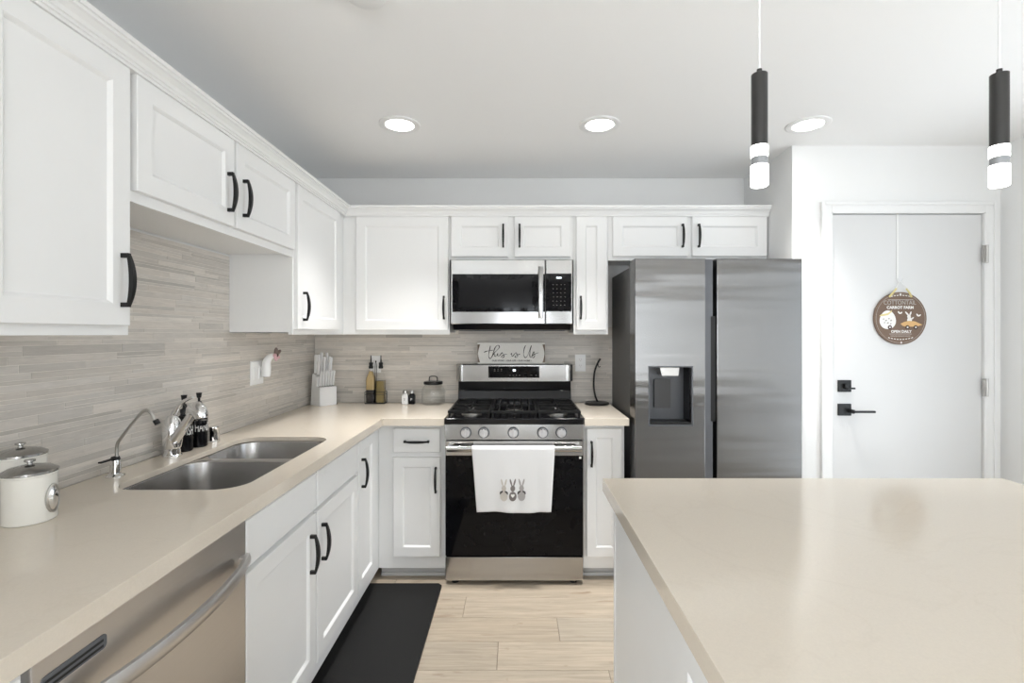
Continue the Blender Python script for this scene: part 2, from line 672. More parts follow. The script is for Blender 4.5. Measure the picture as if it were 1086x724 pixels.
bm = box(bmn(), XL - T, XR + T, YF - T, YB + T, CEIL, CEIL + T)
struct('ceiling', bm, 'ceil', 'flat off-white ceiling')
bm = bmn()
box(bm, XL - T, XL, YF - T, LWY0, 0, CEIL)
box(bm, XL - T, XL, LWY1, YB + T, 0, CEIL)
box(bm, XL - T, XL, LWY0, LWY1, 0, LWZ0)
box(bm, XL - T, XL, LWY0, LWY1, LWZ1, CEIL)
struct('wall_left', bm, 'wall', 'white wall behind the sink run')
bm = box(bmn(), XL, XN + T, YB, YB + T, 0, CEIL)
struct('wall_back', bm, 'wall', 'white wall behind the range')
bm = box(bmn(), XN, XN + T, YD + T, YB, 0, CEIL)
struct('wall_nook', bm, 'wall', 'white return wall beside the refrigerator')
DX0, DX1, DZ = 1.757, 2.606, 2.047   # door opening
bm = bmn()
box(bm, XN, DX0, YD, YD + T, 0, CEIL)
box(bm, DX1, XR + T, YD, YD + T, 0, CEIL)
box(bm, DX0, DX1, YD, YD + T, DZ, CEIL)
struct('wall_entry', bm, 'wall', 'white wall around the entry door')
bm = bmn()
box(bm, XR, XR + T, YF - T, SLY0, 0, CEIL)
box(bm, XR, XR + T, SLY1, YD, 0, CEIL)
box(bm, XR, XR + T, SLY0, SLY1, SLZ, CEIL)
struct('wall_right', bm, 'wall', 'white wall at the right')
bm = bmn()
xs = [XL] + [v for w in WINDOWS for v in w[:2]] + [XR]
for i in range(0, len(xs), 2):
    box(bm, xs[i], xs[i + 1], YF - T, YF, 0, CEIL)
for a, b, WZ0, WZ1 in WINDOWS:
    box(bm, a, b, YF - T, YF, 0, WZ0)
    box(bm, a, b, YF - T, YF, WZ1, CEIL)
struct('wall_front', bm, 'wall_rear', 'wall with two windows behind the camera, toned dark to dim its reflections')
for i, (a, b, WZ0, WZ1) in enumerate(WINDOWS):  # the last one is the added patio door
    bm = bmn()
    f = FY(YF - 0.03)
    w = 0.05
    box(bm, a, b, YF - 0.08, YF - 0.03, WZ0, WZ0 + w)
    box(bm, a, b, YF - 0.08, YF - 0.03, WZ1 - w, WZ1)
    box(bm, a, a + w, YF - 0.08, YF - 0.03, WZ0 + w, WZ1 - w)
    box(bm, b - w, b, YF - 0.08, YF - 0.03, WZ0 + w, WZ1 - w)
    box(bm, (a + b) / 2 - w / 2, (a + b) / 2 + w / 2, YF - 0.08, YF - 0.03, WZ0 + w, WZ1 - w)
    wo = struct('window_%d' % (i + 1), bm, 'trim', 'white framed unseen glazing behind the camera, built to let in daylight')
    obj('pane', box(bmn(), a + w, b - w, YF - 0.058, YF - 0.054, WZ0 + w, WZ1 - w), 'pane', wo)

bm = bmn()
w = 0.06
ym = (SLY0 + SLY1) / 2
for (a, b, z0, z1) in ((SLY0, SLY1, 0, 0.05), (SLY0, SLY1, SLZ - w, SLZ), (SLY0, SLY0 + w, 0.05, SLZ - w), (SLY1 - w, SLY1, 0.05, SLZ - w), (ym - w / 2, ym + w / 2, 0.05, SLZ - w)):
    box(bm, XR + 0.03, XR + 0.08, a, b, z0, z1)
wo = struct('added_slider', bm, 'trim', 'white framed sliding glass door out of view, added to let in daylight')
obj('pane', box(bmn(), XR + 0.052, XR + 0.056, SLY0 + w, SLY1 - w, 0.05, SLZ - w), 'pane', wo)
bm = bmn()
w = 0.05
ym = (LWY0 + LWY1) / 2
for (a, b, z0, z1) in ((LWY0, LWY1, LWZ0, LWZ0 + w), (LWY0, LWY1, LWZ1 - w, LWZ1), (LWY0, LWY0 + w, LWZ0 + w, LWZ1 - w), (LWY1 - w, LWY1, LWZ0 + w, LWZ1 - w), (ym - w / 2, ym + w / 2, LWZ0 + w, LWZ1 - w)):
    box(bm, XL - 0.08, XL - 0.03, a, b, z0, z1)
wo = struct('window_4', bm, 'trim', 'white framed left wall window out of view, added to let in daylight')
obj('pane', box(bmn(), XL - 0.058, XL - 0.054, LWY0 + w, LWY1 - w, LWZ0 + w, LWZ1 - w), 'pane', wo)


def baseboard(name, pts):
    bm = bmn()
    (ax, ay), (bx, by) = pts
    box(bm, min(ax, bx), max(ax, bx), min(ay, by), max(ay, by), 0, 0.085, 0.003)
    struct(name, bm, 'trim', 'white baseboard')


baseboard('baseboard_right', ((XR - 0.013, SLY1 + 0.01), (XR, YD - 0.03)))
baseboard('baseboard_entry', ((XN + 0.02, YD - 0.013), (DX0 - 0.066, YD)))
baseboard('baseboard_front', ((XL, YF), (XR - 0.014, YF + 0.013)))

# entry door with casing
bm = bmn()
cw = 0.062
for (a, b, z0, z1) in ((DX0 - cw, DX0 - 0.004, 0, DZ + cw), (DX1 + 0.004, DX1 + cw, 0, DZ + cw), (DX0 - 0.004, DX1 + 0.004, DZ + 0.004, DZ + cw)):
    box(bm, a, b, YD - 0.014, YD, z0, z1, 0.003)
for (a, b, z0, z1) in ((DX0 - cw, DX0 - cw + 0.018, 0, DZ + cw), (DX1 + cw - 0.018, DX1 + cw, 0, DZ + cw), (DX0 - cw + 0.018, DX1 + cw - 0.018, DZ + cw - 0.018, DZ + cw)):
    box(bm, a, b, YD - 0.021, YD - 0.0135, z0, z1, 0.003)
# jamb set back inside the opening
box(bm, DX0 - 0.004, DX0 + 0.002, YD - 0.012, YD + T, 0, DZ)
box(bm, DX1 - 0.002, DX1 + 0.004, YD - 0.012, YD + T, 0, DZ)
box(bm, DX0 + 0.002, DX1 - 0.002, YD - 0.012, YD + T, DZ - 0.001, DZ + 0.004)
struct('trim_1', bm, 'trim', 'white moulded casing around the entry door')
YS = YD + 0.004       # front of the door slab
dr = struct('door_1', box(bmn(), DX0 + 0.0055, DX1 - 0.005, YS, YS + 0.044, 0.008, DZ - 0.005, 0.002), 'door', 'flat white entry door')
f = FY(YS)
for zc in (1.819, 1.078, 0.28):
    bm = bmn()
    tube(bm, [(DX1 + 0.004, YD - 0.019, zc - 0.05), (DX1 + 0.004, YD - 0.019, zc + 0.05)], 0.0065)
    box(bm, DX1 - 0.018, DX1 + 0.012, YD - 0.0165, YD - 0.0125, zc - 0.048, zc + 0.048, 0.001)
    obj('hinge', bm, 'nickel', dr)
bm = bmn()
box(bm, 1.795, 1.866, YS - 0.012, YS, 1.052, 1.118, 0.002)
box(bm, 1.820, 1.841, YS - 0.03, YS - 0.012, 1.072, 1.098, 0.002)
box(bm, 1.825, 1.873, YS - 0.036, YS - 0.026, 1.069, 1.079, 0.002)
obj('deadbolt', bm, 'black', dr)
bm = bmn()
box(bm, 1.795, 1.866, YS - 0.012, YS, 0.920, 0.986, 0.002)
tube(bm, [(1.856, YS - 0.012, 0.947), (1.856, YS - 0.045, 0.947)], 0.011)
box(bm, 1.852, 1.972, YS - 0.055, YS - 0.041, 0.941, 0.953, 0.003)
obj('lever_handle', bm, 'black', dr)


# backsplash of thin stone strips
def strip_tiles(fmap, u_spans, z0, z1, th):
    """rows of random height; u_spans(z) gives the run covered at that height"""
    base = srgb(206, 200, 192)
    z = z0
    while z < z1 - 0.004:
        h = random.choice([0.012, 0.015, 0.019, 0.023, 0.029])
        h = min(h, z1 - z)
        if z1 - z - h < 0.01:
            h = z1 - z
        for (a, b) in u_spans(z + h / 2):
            u = a - random.uniform(0, 0.25)
            while u < b:
                ln = random.uniform(0.14, 0.46)
                ua, ub = max(u, a), min(u + ln, b)
                u += ln
                if ub - ua < 0.004:
                    continue
                parts = [(z, z + h)]
                if h > 0.022 and random.random() < 0.3:
                    s = z + h * random.choice([0.4, 0.5, 0.6])
                    parts = [(z, s), (s, z + h)]
                for pa, pb in parts:
                    k = random.gauss(1.0, 0.085)
                    w = random.uniform(-0.01, 0.01)
                    t = th - random.uniform(0, 0.0008)
                    slab_piece(ua + 0.0009, ub - 0.0009, pa + 0.0009, pb - 0.0009, 0.001, t, 0.0006, fmap,
                               (base[0] * k * (1 + w), base[1] * k, base[2] * k * (1 - w)))
        z += h


CT = 0.914   # counter height
UB = 1.372   # underside of the wall cabinets


def grout(a, b, c, d, fmap):
    slab_piece(a, b, c, d, 0.0, 0.0066, 0.0003, fmap, srgb(228, 222, 213))


TH = 0.008
fl = lambda u, v, h: (XL + h, u, v)
grout(0.1, YB, CT, UB, fl)
grout(1.345, 2.33, UB, 1.742, fl)
strip_tiles(fl, lambda z: [(0.1, YB - TH)] if z < UB else [(1.345, 2.33)], CT, 1.742, TH)
attr_object('backsplash_left', 'tile', 'beige stone strip tiles above the sink')
fb = lambda u, v, h: (u, YB - h, v)
grout(XL + TH, 0.72, CT, 1.42, fb)
strip_tiles(fb, lambda z: [(XL + TH, 0.72)] if z < UB else [(-0.39, 0.35)], CT, 1.42, TH)
attr_object('backsplash_back', 'tile', 'grey beige stone strip tiles behind the range')

# ------------------------------------------------------------------ base cabinets
FBX = -0.77    # face frame of the left run
FBY = 2.75     # face frame of the back run
CB = 0.874     # underside of the counter


def base_box(x0, x1, y0, y1, toe, parent):
    """carcass standing on a recessed plinth; toe = 'x' (front at x1), 'y' (front at y0)"""
    bm = box(bmn(), x0, x1, y0, y1, 0.066, CB)
    obj('body', bm, 'cab', parent)
    bm = bmn()
    if toe == 'x':
        box(bm, x0 + 0.01, x1 - 0.055, y0, y1, 0.0, 0.066)
    elif toe == 'y':
        box(bm, x0, x1, y0 + 0.055, y1 - 0.01, 0.0, 0.066)
        box(bm, x0, x1, y0 + 0.042, y0 + 0.055, 0.0, 0.02, 0.003)
    obj('plinth', bm, 'kick', parent)


f = FX(FBX)
t = thing('base_cabinet', 'white shaker base cabinet at the near side of the dishwasher', 'cabinet', (-1.06, 0.43, 0))
base_box(XL + 0.002, FBX, 0.1, 0.752, 'x', t)
d = obj('door', shaker(f, 0.106, 0.422, 0.131, 0.705), 'cab', t)
obj('handle', pull(f, 0.39, 0.6), 'black', d)
d = obj('door', shaker(f, 0.43, 0.746, 0.131, 0.705), 'cab', t)
obj('handle', pull(f, 0.462, 0.6), 'black', d)
obj('drawer_front', slab(f, 0.106, 0.746, 0.722, 0.857), 'cab', t)

t = thing('base_cabinet', 'white sink base cabinet with two shaker doors next to the dishwasher', 'cabinet', (-1.06, 1.85, 0))
bm = bmn()   # open-topped carcass for the sink bowls
box(bm, XL + 0.002, FBX - 0.02, 1.362, 1.38, 0.066, CB)
box(bm, XL + 0.002, FBX - 0.02, 2.315, 2.333, 0.066, CB)
box(bm, XL + 0.002, FBX - 0.02, 1.38, 2.315, 0.066, 0.085)
box(bm, FBX - 0.02, FBX, 1.362, 2.333, 0.066, CB)
obj('body', bm, 'cab', t)
obj('plinth', box(bmn(), XL + 0.01, FBX - 0.055, 1.362, 2.333, 0, 0.066), 'kick', t)
for a, b, hu, hz in ((1.367, 1.843, 1.79, 0.572), (1.857, 2.329, 1.895, 0.575)):
    d = obj('door', shaker(f, a, b, 0.131, 0.705), 'cab', t)
    obj('handle', pull(f, hu, hz), 'black', d)
    obj('drawer_front', slab(f, a, b, 0.722, 0.857), 'cab', t)

t = thing('base_cabinet', 'white corner base cabinet with one narrow full-height door', 'cabinet', (-1.06, 2.82, 0))
base_box(XL + 0.002, FBX, 2.335, YB - 0.012, 'x', t)
d = obj('door', shaker(f, 2.341, 2.610, 0.131, 0.857, rail=0.05), 'cab', t)
obj('handle', pull(f, 2.385, 0.70), 'black', d)

f = FY(FBY)
t = thing('base_cabinet', 'white shaker base cabinet with one drawer at the left side of the range', 'cabinet', (-0.58, 3.03, 0))
base_box(FBX + 0.002, -0.396, FBY, YB - 0.012, 'y', t)
d = obj('drawer_front', slab(f, -0.6845, -0.423, 0.717, 0.849), 'cab', t)
obj('handle', pull(f, -0.552, 0.779, horiz=True), 'black', d)
d = obj('door', shaker(f, -0.6845, -0.423, 0.137, 0.689, rail=0.052), 'cab', t)
obj('handle', pull(f, -0.446, 0.566), 'black', d)

t = thing('base_cabinet', 'narrow white shaker base cabinet between range and refrigerator', 'cabinet', (0.49, 3.03, 0))
base_box(0.376, 0.604, FBY, YB - 0.012, 'y', t)
d = obj('door', shaker(f, 0.392, 0.588, 0.137, 0.849, rail=0.05), 'cab', t)
obj('handle', pull(f, 0.417, 0.71), 'black', d)

# ------------------------------------------------------------------ wall cabinets
FUX = -1.062
FUY = 3.015
UT = 2.10


def wall_box(x0, x1, y0, y1, z0, face, parent):
    bm = bmn()
    if face == 'x':
        box(bm, x0, x1 - 0.019, y0, y1, z0 + 0.012, UT)
        obj('body', bm, 'cab', parent)
        obj('face_frame', box(bmn(), x1 - 0.019, x1, y0, y1, z0, UT), 'cab', parent)
    else:
        box(bm, x0, x1, y0 + 0.019, y1, z0 + 0.012, UT)
        obj('body', bm, 'cab', parent)
        obj('face_frame', box(bmn(), x0, x1, y0, y0 + 0.019, z0, UT), 'cab', parent)


f = FX(FUX)
DT = 2.0903
t = thing('wall_cabinet', 'large white shaker wall cabinet closest to the camera, above the canisters', 'cabinet', (-1.2, 0.93, UB))
wall_box(XL + 0.002, FUX, 0.52, 1.344, UB, 'x', t)
d = obj('door', shaker(f, 0.54, 0.925, 1.397, DT), 'cab', t)
obj('handle', pull(f, 0.57, 1.46), 'black', d)
d = obj('door', shaker(f, 0.94, 1.327, 1.397, DT), 'cab', t)
obj('handle', pull(f, 1.298, 1.517), 'black', d)

t = thing('wall_cabinet', 'short white wall cabinet with two doors raised above the sink', 'cabinet', (-1.2, 1.84, 1.74))
wall_box(XL + 0.002, FUX, 1.346, 2.328, 1.74, 'x', t)
d = obj('door', shaker(f, 1.352, 1.818, 1.77, DT), 'cab', t)
obj('handle', pull(f, 1.776, 1.888), 'black', d)
d = obj('door', shaker(f, 1.833, 2.318, 1.77, DT), 'cab', t)
obj('handle', pull(f, 1.876, 1.892), 'black', d)

t = thing('wall_cabinet', 'tall white wall cabinet in the corner above the left wall outlet', 'cabinet', (-1.2, 2.8, UB))
wall_box(XL + 0.002, FUX, 2.33, YB - 0.002, UB, 'x', t)
d = obj('door', shaker(f, 2.345, 2.905, 1.398, DT), 'cab', t)
obj('handle', pull(f, 2.405, 1.51), 'black', d)

f = FY(FUY)
Y1 = YB - 0.002
t = thing('wall_cabinet', 'wide single-door white wall cabinet above the knife block and oil bottles', 'cabinet', (-0.73, 3.16, UB))
wall_box(FUX + 0.001, -0.409, FUY, Y1, UB, 'y', t)
d = obj('door', shaker(f, -0.978, -0.416, 1.3985, DT), 'cab', t)
obj('handle', pull(f, -0.440, 1.535), 'black', d)
t = thing('wall_cabinet', 'short white wall cabinet with two doors above the microwave', 'cabinet', (-0.03, 3.16, 1.832))
wall_box(-0.407, 0.350, FUY, Y1, 1.83, 'y', t)
d = obj('door', shaker(f, -0.396, -0.049, 1.846, DT), 'cab', t)
obj('handle', pull(f, -0.079, 1.972), 'black', d)
d = obj('door', shaker(f, -0.011, 0.333, 1.846, DT), 'cab', t)
obj('handle', pull(f, 0.020, 1.972), 'black', d)
t = thing('wall_cabinet', 'narrow white wall cabinet between microwave and refrigerator', 'cabinet', (0.455, 3.16, UB))
wall_box(0.352, 0.562, FUY, Y1, UB, 'y', t)
d = obj('door', shaker(f, 0.366, 0.549, 1.3985, DT, rail=0.055), 'cab', t)
obj('handle', pull(f, 0.392, 1.535), 'black', d)
t = thing('wall_cabinet', 'short white wall cabinet with two doors above the refrigerator', 'cabinet', (1.05, 3.16, 1.832))
wall_box(0.564, XN - 0.004, FUY, Y1, 1.825, 'y', t)
d = obj('door', shaker(f, 0.590, 1.045, 1.848, DT), 'cab', t)
obj('handle', pull(f, 1.012, 1.972), 'black', d)
d = obj('door', shaker(f, 1.074, 1.530, 1.848, DT), 'cab', t)
obj('handle', pull(f, 1.110, 1.972), 'black', d)

# crown moulding along the tops of the wall cabinets, mitred in the corner
prof = [(-0.01, 2.0905), (0.025, 2.0905), (0.025, 2.0985), (0.030, 2.0995), (0.030, 2.1065), (0.035, 2.108), (0.039, 2.117),
        (0.050, 2.127), (0.056, 2.1295), (0.056, 2.1365), (0.062, 2.1375), (0.062, 2.150), (-0.01, 2.150)]
bm = bmn()
rings(bm, [[Vector((FUX + dd, 0.50, z)) for dd, z in prof], [Vector((FUX + dd, FUY - dd, z)) for dd, z in prof],
           [Vector((XN - 0.003, FUY - dd, z)) for dd, z in prof]])
tag(obj('crown_molding', bm, 'cab', ang=14), 'white stepped crown molding along the tops of the wall cabinets', 'molding')

# ------------------------------------------------------------------ countertops and sink
SX0, SX1, SY0, SY1, SYM = -1.222, -0.826, 1.455, 2.205, 1.885


def counter(name, outer, hole, hole_low, z0, z1, label, cat='countertop'):
    """stone slab; a hole is cut at the top and widened below the 2 cm slab where the sink hangs"""
    bm = bmn()

    def loop(pts, z):
        return [bm.verts.new((x, y, z)) for x, y in pts]

    def join(a, b):
        for i in range(len(a)):
            j = (i + 1) % len(a)
            bm.faces.new((a[i], a[j], b[j], b[i]))

    def fill(lps):
        es = []
        for vs in lps:
            for i in range(len(vs)):
                p, q = vs[i], vs[(i + 1) % len(vs)]
                es.append(bm.edges.get((p, q)) or bm.edges.new((p, q)))
        bmesh.ops.triangle_fill(bm, use_beauty=True, use_dissolve=False, edges=es)

    ot, ob = loop(outer, z1), loop(outer, z0)
    join(ot, ob)
    if hole:
        ht, hm = loop(hole, z1), loop(hole, z1 - 0.02)
        lm, lb = loop(hole_low, z1 - 0.02), loop(hole_low, z0)
        join(ht, hm)
        join(hm, lm)
        join(lm, lb)
        fill([ot, ht])
        fill([ob, lb])
    else:
        fill([ot])
        fill([ob])
    bmesh.ops.recalc_face_normals(bm, faces=bm.faces[:])
    sharp = [e for e in bm.edges if len(e.link_faces) == 2 and e.calc_face_angle(0) > 0.9 and e.verts[0].co.z > z0 + 0.001 and e.verts[1].co.z > z0 + 0.001]
    bmesh.ops.bevel(bm, geom=sharp, offset=0.002, segments=2, affect='EDGES', profile=0.5)
    return tag(obj(name, bm, 'quartz', ang=30), label, cat)


XW = XL + TH
YW = YB - TH
counter('countertop', [(XW, 0.1), (-0.729, 0.1), (-0.729, 2.68), (-0.3935, 2.68), (-0.3935, YW), (XW, YW)],
        rrect(SX0, SX1, SY0, SY1, 0.085), rrect(SX0 - 0.028, SX1 + 0.028, SY0 - 0.028, SY1 + 0.028, 0.04), CB, CT, 'L-shaped beige quartz countertop holding the sink')
counter('countertop', [(0.3735, 2.68), (0.616, 2.68), (0.616, YW), (0.3735, YW)], None, None, CB, CT,
        'small beige quartz countertop between range and refrigerator')

t = thing('kitchen_sink', 'undermount stainless double-bowl sink set in the L-shaped countertop', 'sink', ((SX0 + SX1) / 2, (SY0 + SY1) / 2, 0.67))
ZR = CT - 0.021


def basin(y0, y1, depth, fy0, fy1):
    bm = bmn()
    x0, x1 = SX0 - 0.004, SX1 + 0.004
    L = []
    spec = [(-0.02, 0.09, 0.0), (0.0, 0.075, 0.0), (0.004, 0.075, -0.006), (0.012, 0.072, -depth * 0.5), (0.022, 0.070, -depth + 0.035),
            (0.032, 0.066, -depth + 0.012), (0.055, 0.05, -depth), (0.11, 0.03, -depth - 0.003)]
    for i, (o, r, dz) in enumerate(spec):
        if i == 0:
            L.append([Vector((x, y, ZR)) for x, y in rrect(x0 - 0.02, x1 + 0.02, fy0, fy1, 0.02)])
        else:
            L.append([Vector((x, y, ZR + dz)) for x, y in rrect(x0 + o, x1 - o, y0 + o, y1 - o, r)])
    # outside of the bowl
    Lo = [[p + Vector((0, 0, -0.002)) for p in L[0]]]
    for i, (o, r, dz) in enumerate(spec[1:]):
        o2 = o - 0.002
        Lo.append([Vector((x, y, ZR + dz - 0.002)) for x, y in rrect(x0 + o2, x1 - o2, y0 + o2, y1 - o2, r)])
    rings(bm, list(reversed(Lo)) + L)
    b = obj('basin', bm, 'sink', t, ang=50)
    bm = bmn()
    cx, cy = (x0 + x1) / 2 - 0.03, (y0 + y1) / 2
    lathe(bm, [(0.043, 0.0), (0.043, 0.002), (0.036, 0.003), (0.030, 0.0012), (0.008, 0.0012), (0.007, 0.008), (0.0, 0.009)],
          (cx, cy, ZR - depth - 0.0028))
    obj('drain', bm, 'chrome', b)


basin(SY0 - 0.004, SYM - 0.012, 0.19, SY0 - 0.024, SYM)
basin(SYM + 0.012, SY1 + 0.004, 0.17, SYM, SY1 + 0.024)

# main faucet
FCX, FCY = -1.300, 1.857
t = thing('kitchen_faucet', 'chrome pull-out kitchen faucet with a lever leaning over the sink', 'faucet', (FCX, FCY, CT))
bm = bmn()
lathe(bm, [(0.032, 0), (0.032, 0.004), (0.028, 0.008), (0.027, 0.03), (0.029, 0.032), (0.030, 0.036), (0.034, 0.06), (0.036, 0.085),
           (0.034, 0.11), (0.027, 0.135), (0.015, 0.152), (0.0, 0.157)], (FCX, FCY, CT))
obj('body', bm, 'chrome', t)
p0 = Vector((FCX - 0.004, FCY + 0.003, CT + 0.046))
p1 = Vector((-1.165, 1.775, 1.092))
path = [p0, p0.lerp(p1, 0.3), p0.lerp(p1, 0.6), p0.lerp(p1, 0.85), p1]
bm = tube(bmn(), smooth_path(path, 4), [0.0225 + (0.0155 - 0.0225) * min(1, i / 9) for i in range(17)], 20)
obj('spout', bm, 'chrome', t)
bm = bmn()
hd = Vector((0.80, -0.42, 0.0)).normalized()
pts = [p1 + hd * s + Vector((0, 0, z)) for s, z in ((-0.022, -0.012), (-0.012, 0.002), (0.0, 0.010), (0.018, 0.014), (0.034, 0.008), (0.044, -0.006), (0.047, -0.018))]
tube(bm, smooth_path(pts, 3), [0.013, 0.017, 0.019, 0.0205, 0.022, 0.0235, 0.0245, 0.0255, 0.0255, 0.026, 0.026, 0.0255, 0.025, 0.0245, 0.024, 0.023, 0.022, 0.021, 0.020][:19], 20)
h = obj('spray_head', bm, 'chrome', t)
bm = lathe(bmn(), [(0.0, -0.006), (0.015, -0.006), (0.019, 0.0), (0.019, 0.012), (0.0, 0.012)], p1 + hd * 0.044 + Vector((0, 0, -0.037)), 20)
obj('aerator', bm, 'gloss_black', h)
bm = bmn()
lv = [(FCX, FCY, CT + 0.140), (FCX + 0.010, FCY, CT + 0.165), (FCX + 0.034, FCY - 0.01, CT + 0.196), (FCX + 0.07, FCY - 0.022, CT + 0.216), (FCX + 0.10, FCY - 0.034, CT + 0.226)]
sp = smooth_path(lv, 4)
tube(bm, sp, [0.013 - 0.0095 * i / (len(sp) - 1) for i in range(len(sp))], 14)
obj('lever', bm, 'chrome', t)

# filtered water faucet
RX, RY = -1.300, 1.593
t = thing('filtered_water_faucet', 'slim gooseneck filtered water faucet with a black lever', 'faucet', (RX, RY, CT))
bm = bmn()
lathe(bm, [(0.027, 0), (0.027, 0.003), (0.022, 0.007), (0.016, 0.010), (0.0155, 0.012), (0.0145, 0.05), (0.012, 0.056), (0.0, 0.058)], (RX, RY, CT))
obj('base', bm, 'chrome', t)
bm = bmn()
pp = [(RX + 0.005, RY, CT + 0.05), (RX + 0.006, RY, CT + 0.10), (RX + 0.022, RY, CT + 0.128), (RX + 0.076, RY, CT + 0.195), (RX + 0.094, RY, CT + 0.211), (RX + 0.112, RY, CT + 0.208), (RX + 0.132, RY, CT + 0.178)]
tube(bm, smooth_path(pp, 6), 0.0052, 14)
s = obj('spout', bm, 'nickel', t)
bm = tube(bmn(), [(RX + 0.130, RY, CT + 0.182), (RX + 0.138, RY, CT + 0.169)], 0.0085, 14)
obj('tip', bm, 'black', s)
bm = bmn()
lathe(bm, [(0.013, 0), (0.014, 0.004), (0.011, 0.012), (0.0, 0.014)], (RX, RY, CT + 0.052), 20)
box(bm, RX - 0.006, RX + 0.006, RY - 0.060, RY, CT + 0.056, CT + 0.061, 0.001)
obj('lever', bm, 'black', t)

# air gap cap
t = thing('air_gap', 'small chrome air gap cap beside the sink and soap bottles', 'air gap', (-1.295, 2.10, CT))
bm = lathe(bmn(), [(0.026, 0), (0.026, 0.004), (0.0225, 0.007), (0.0225, 0.062), (0.021, 0.066), (0.0, 0.067)], (-1.295, 2.10, CT), 32)
obj('cap', bm, 'chrome', t)
obj('opening', prism(bmn(), ell(-1.287, CT + 0.038, 0.006, 0.014), FY(2.10 - 0.0195), 0, 0.0035), 'gloss_black', t)


# soap bottles
def soap(x, y, word, label):
    t = thing('soap_bottle', label, 'bottle', (x, y, CT), 'black soap bottles behind the faucet')
    bm = lathe(bmn(), [(0.028, 0), (0.031, 0.004), (0.031, 0.118), (0.028, 0.130), (0.013, 0.142), (0.012, 0.152), (0.0, 0.152)], (x, y, CT), 32)
    b = obj('bottle_body', bm, 'gloss_black', t)
    bm = bmn()
    lathe(bm, [(0.014, 0.150), (0.014, 0.164), (0.006, 0.168), (0.0045, 0.172), (0.0045, 0.198), (0.008, 0.200), (0.011, 0.220), (0.0, 0.221)], (x, y, CT), 20)
    tube(bm, [(x, y, CT + 0.182), (x + 0.02, y - 0.02, CT + 0.184), (x + 0.034, y - 0.034, CT + 0.174)], 0.004, 10)
    obj('pump', bm, 'black', t)
    # lettering wrapped round the bottle, facing the room
    a0 = -0.50
    bm = text_bm(word, 0.050, lambda u, d, z: Vector((x + (0.031 + d) * math.cos(a0 + u / 0.031), y + (0.031 + d) * math.sin(a0 + u / 0.031), z)),
                 0, CT + 0.080, -0.0003, xs=0.42)
    obj('lettering', bm, 'white_print', t)


soap(-1.312, 1.940, 'DISH', 'black pump soap bottle lettered DISH, half hidden by the faucet')
soap(-1.303, 2.018, 'HAND', 'black pump soap bottle lettered HAND beside the air gap cap')


# canisters
def canister(x, y, h, r, label, emblem):
    t = thing('canister', label, 'canister', (x, y, CT), 'cream canisters')
    bm = lathe(bmn(), [(r - 0.003, 0), (r, 0.003), (r, h - 0.006), (r + 0.0015, h - 0.004), (r + 0.0015, h), (0, h)], (x, y, CT), 48)
    obj('canister_body', bm, 'enamel', t)
    bm = lathe(bmn(), [(r - 0.002, h), (r + 0.003, h + 0.001), (r + 0.003, h + 0.006), (r * 0.8, h + 0.014), (r * 0.4, h + 0.019), (0.006, h + 0.021),
                       (0.005, h + 0.025), (0.011, h + 0.028), (0.011, h + 0.032), (0, h + 0.034)], (x, y, CT), 48)
    obj('lid', bm, 'steel', t)
    if emblem:
        a0 = 0.12
        cyl = lambda u, d, z: Vector((x + (r + d) * math.cos(a0 + u / r), y + (r + d) * math.sin(a0 + u / r), z))
        zc = CT + h * 0.46
        bm = bmn()
        rings(bm, [[cyl(a, d, b) for a, b in ell(0, zc, rx, rz, 36)] for rx, rz, d in
                   ((0.0195, 0.036, -0.001), (0.0195, 0.036, 0.004), (0.0165, 0.033, 0.0055), (0.014, 0.029, 0.003))])
        e = obj('emblem', bm, 'nickel', t)
        bm = bmn()
        rings(bm, [[cyl(a, d, b) for a, b in ell(0, zc, rx, rz, 36)] for rx, rz, d in ((0.0142, 0.0292, 0.0028), (0.010, 0.021, 0.0062), (0.004, 0.009, 0.0078))])
        obj('emblem_window', bm, 'chrome', e)


canister(-1.204, 1.216, 0.118, 0.0515, 'shorter cream canister with an oval chrome emblem, in front', True)
canister(-1.302, 1.290, 0.143, 0.0515, 'taller cream canister standing behind the emblem canister against the tiles', False)


# ------------------------------------------------------------------ outlets on the tiles
def outlet_back(x, z, label, w=0.072, h=0.115):
    yp = YB - TH
    f = FY(yp)
    t = thing('wall_outlet', label, 'outlet', (x, yp, z))
    bm = bmn()
    rings(bm, [rect(f, x - w / 2, x + w / 2, z - h / 2, z + h / 2, o, d) for o, d in [(0, 0), (0, 0.003), (0.003, 0.006)]])
    p = obj('cover_plate', bm, 'white_plastic', t)
    for dz in (-0.02, 0.02):
        bm = prism(bmn(), [(x + a, z + dz + b) for a, b in rrect(-0.016, 0.016, -0.013, 0.013, 0.006, 4)], f, 0.005, 0.0085)
        r = obj('receptacle', bm, 'white_plastic', t)
        bm = bmn()
        for a in (-0.006, 0.006):
            prism(bm, [(x + a - 0.001, z + dz), (x + a + 0.001, z + dz), (x + a + 0.001, z + dz + 0.008), (x + a - 0.001, z + dz + 0.008)], f, 0.0082, 0.0088)
        prism(bm, ell(x, z + dz - 0.006, 0.0022, 0.0022, 12), f, 0.0082, 0.0088)
        obj('slots', bm, 'grey_print', r)
    return t


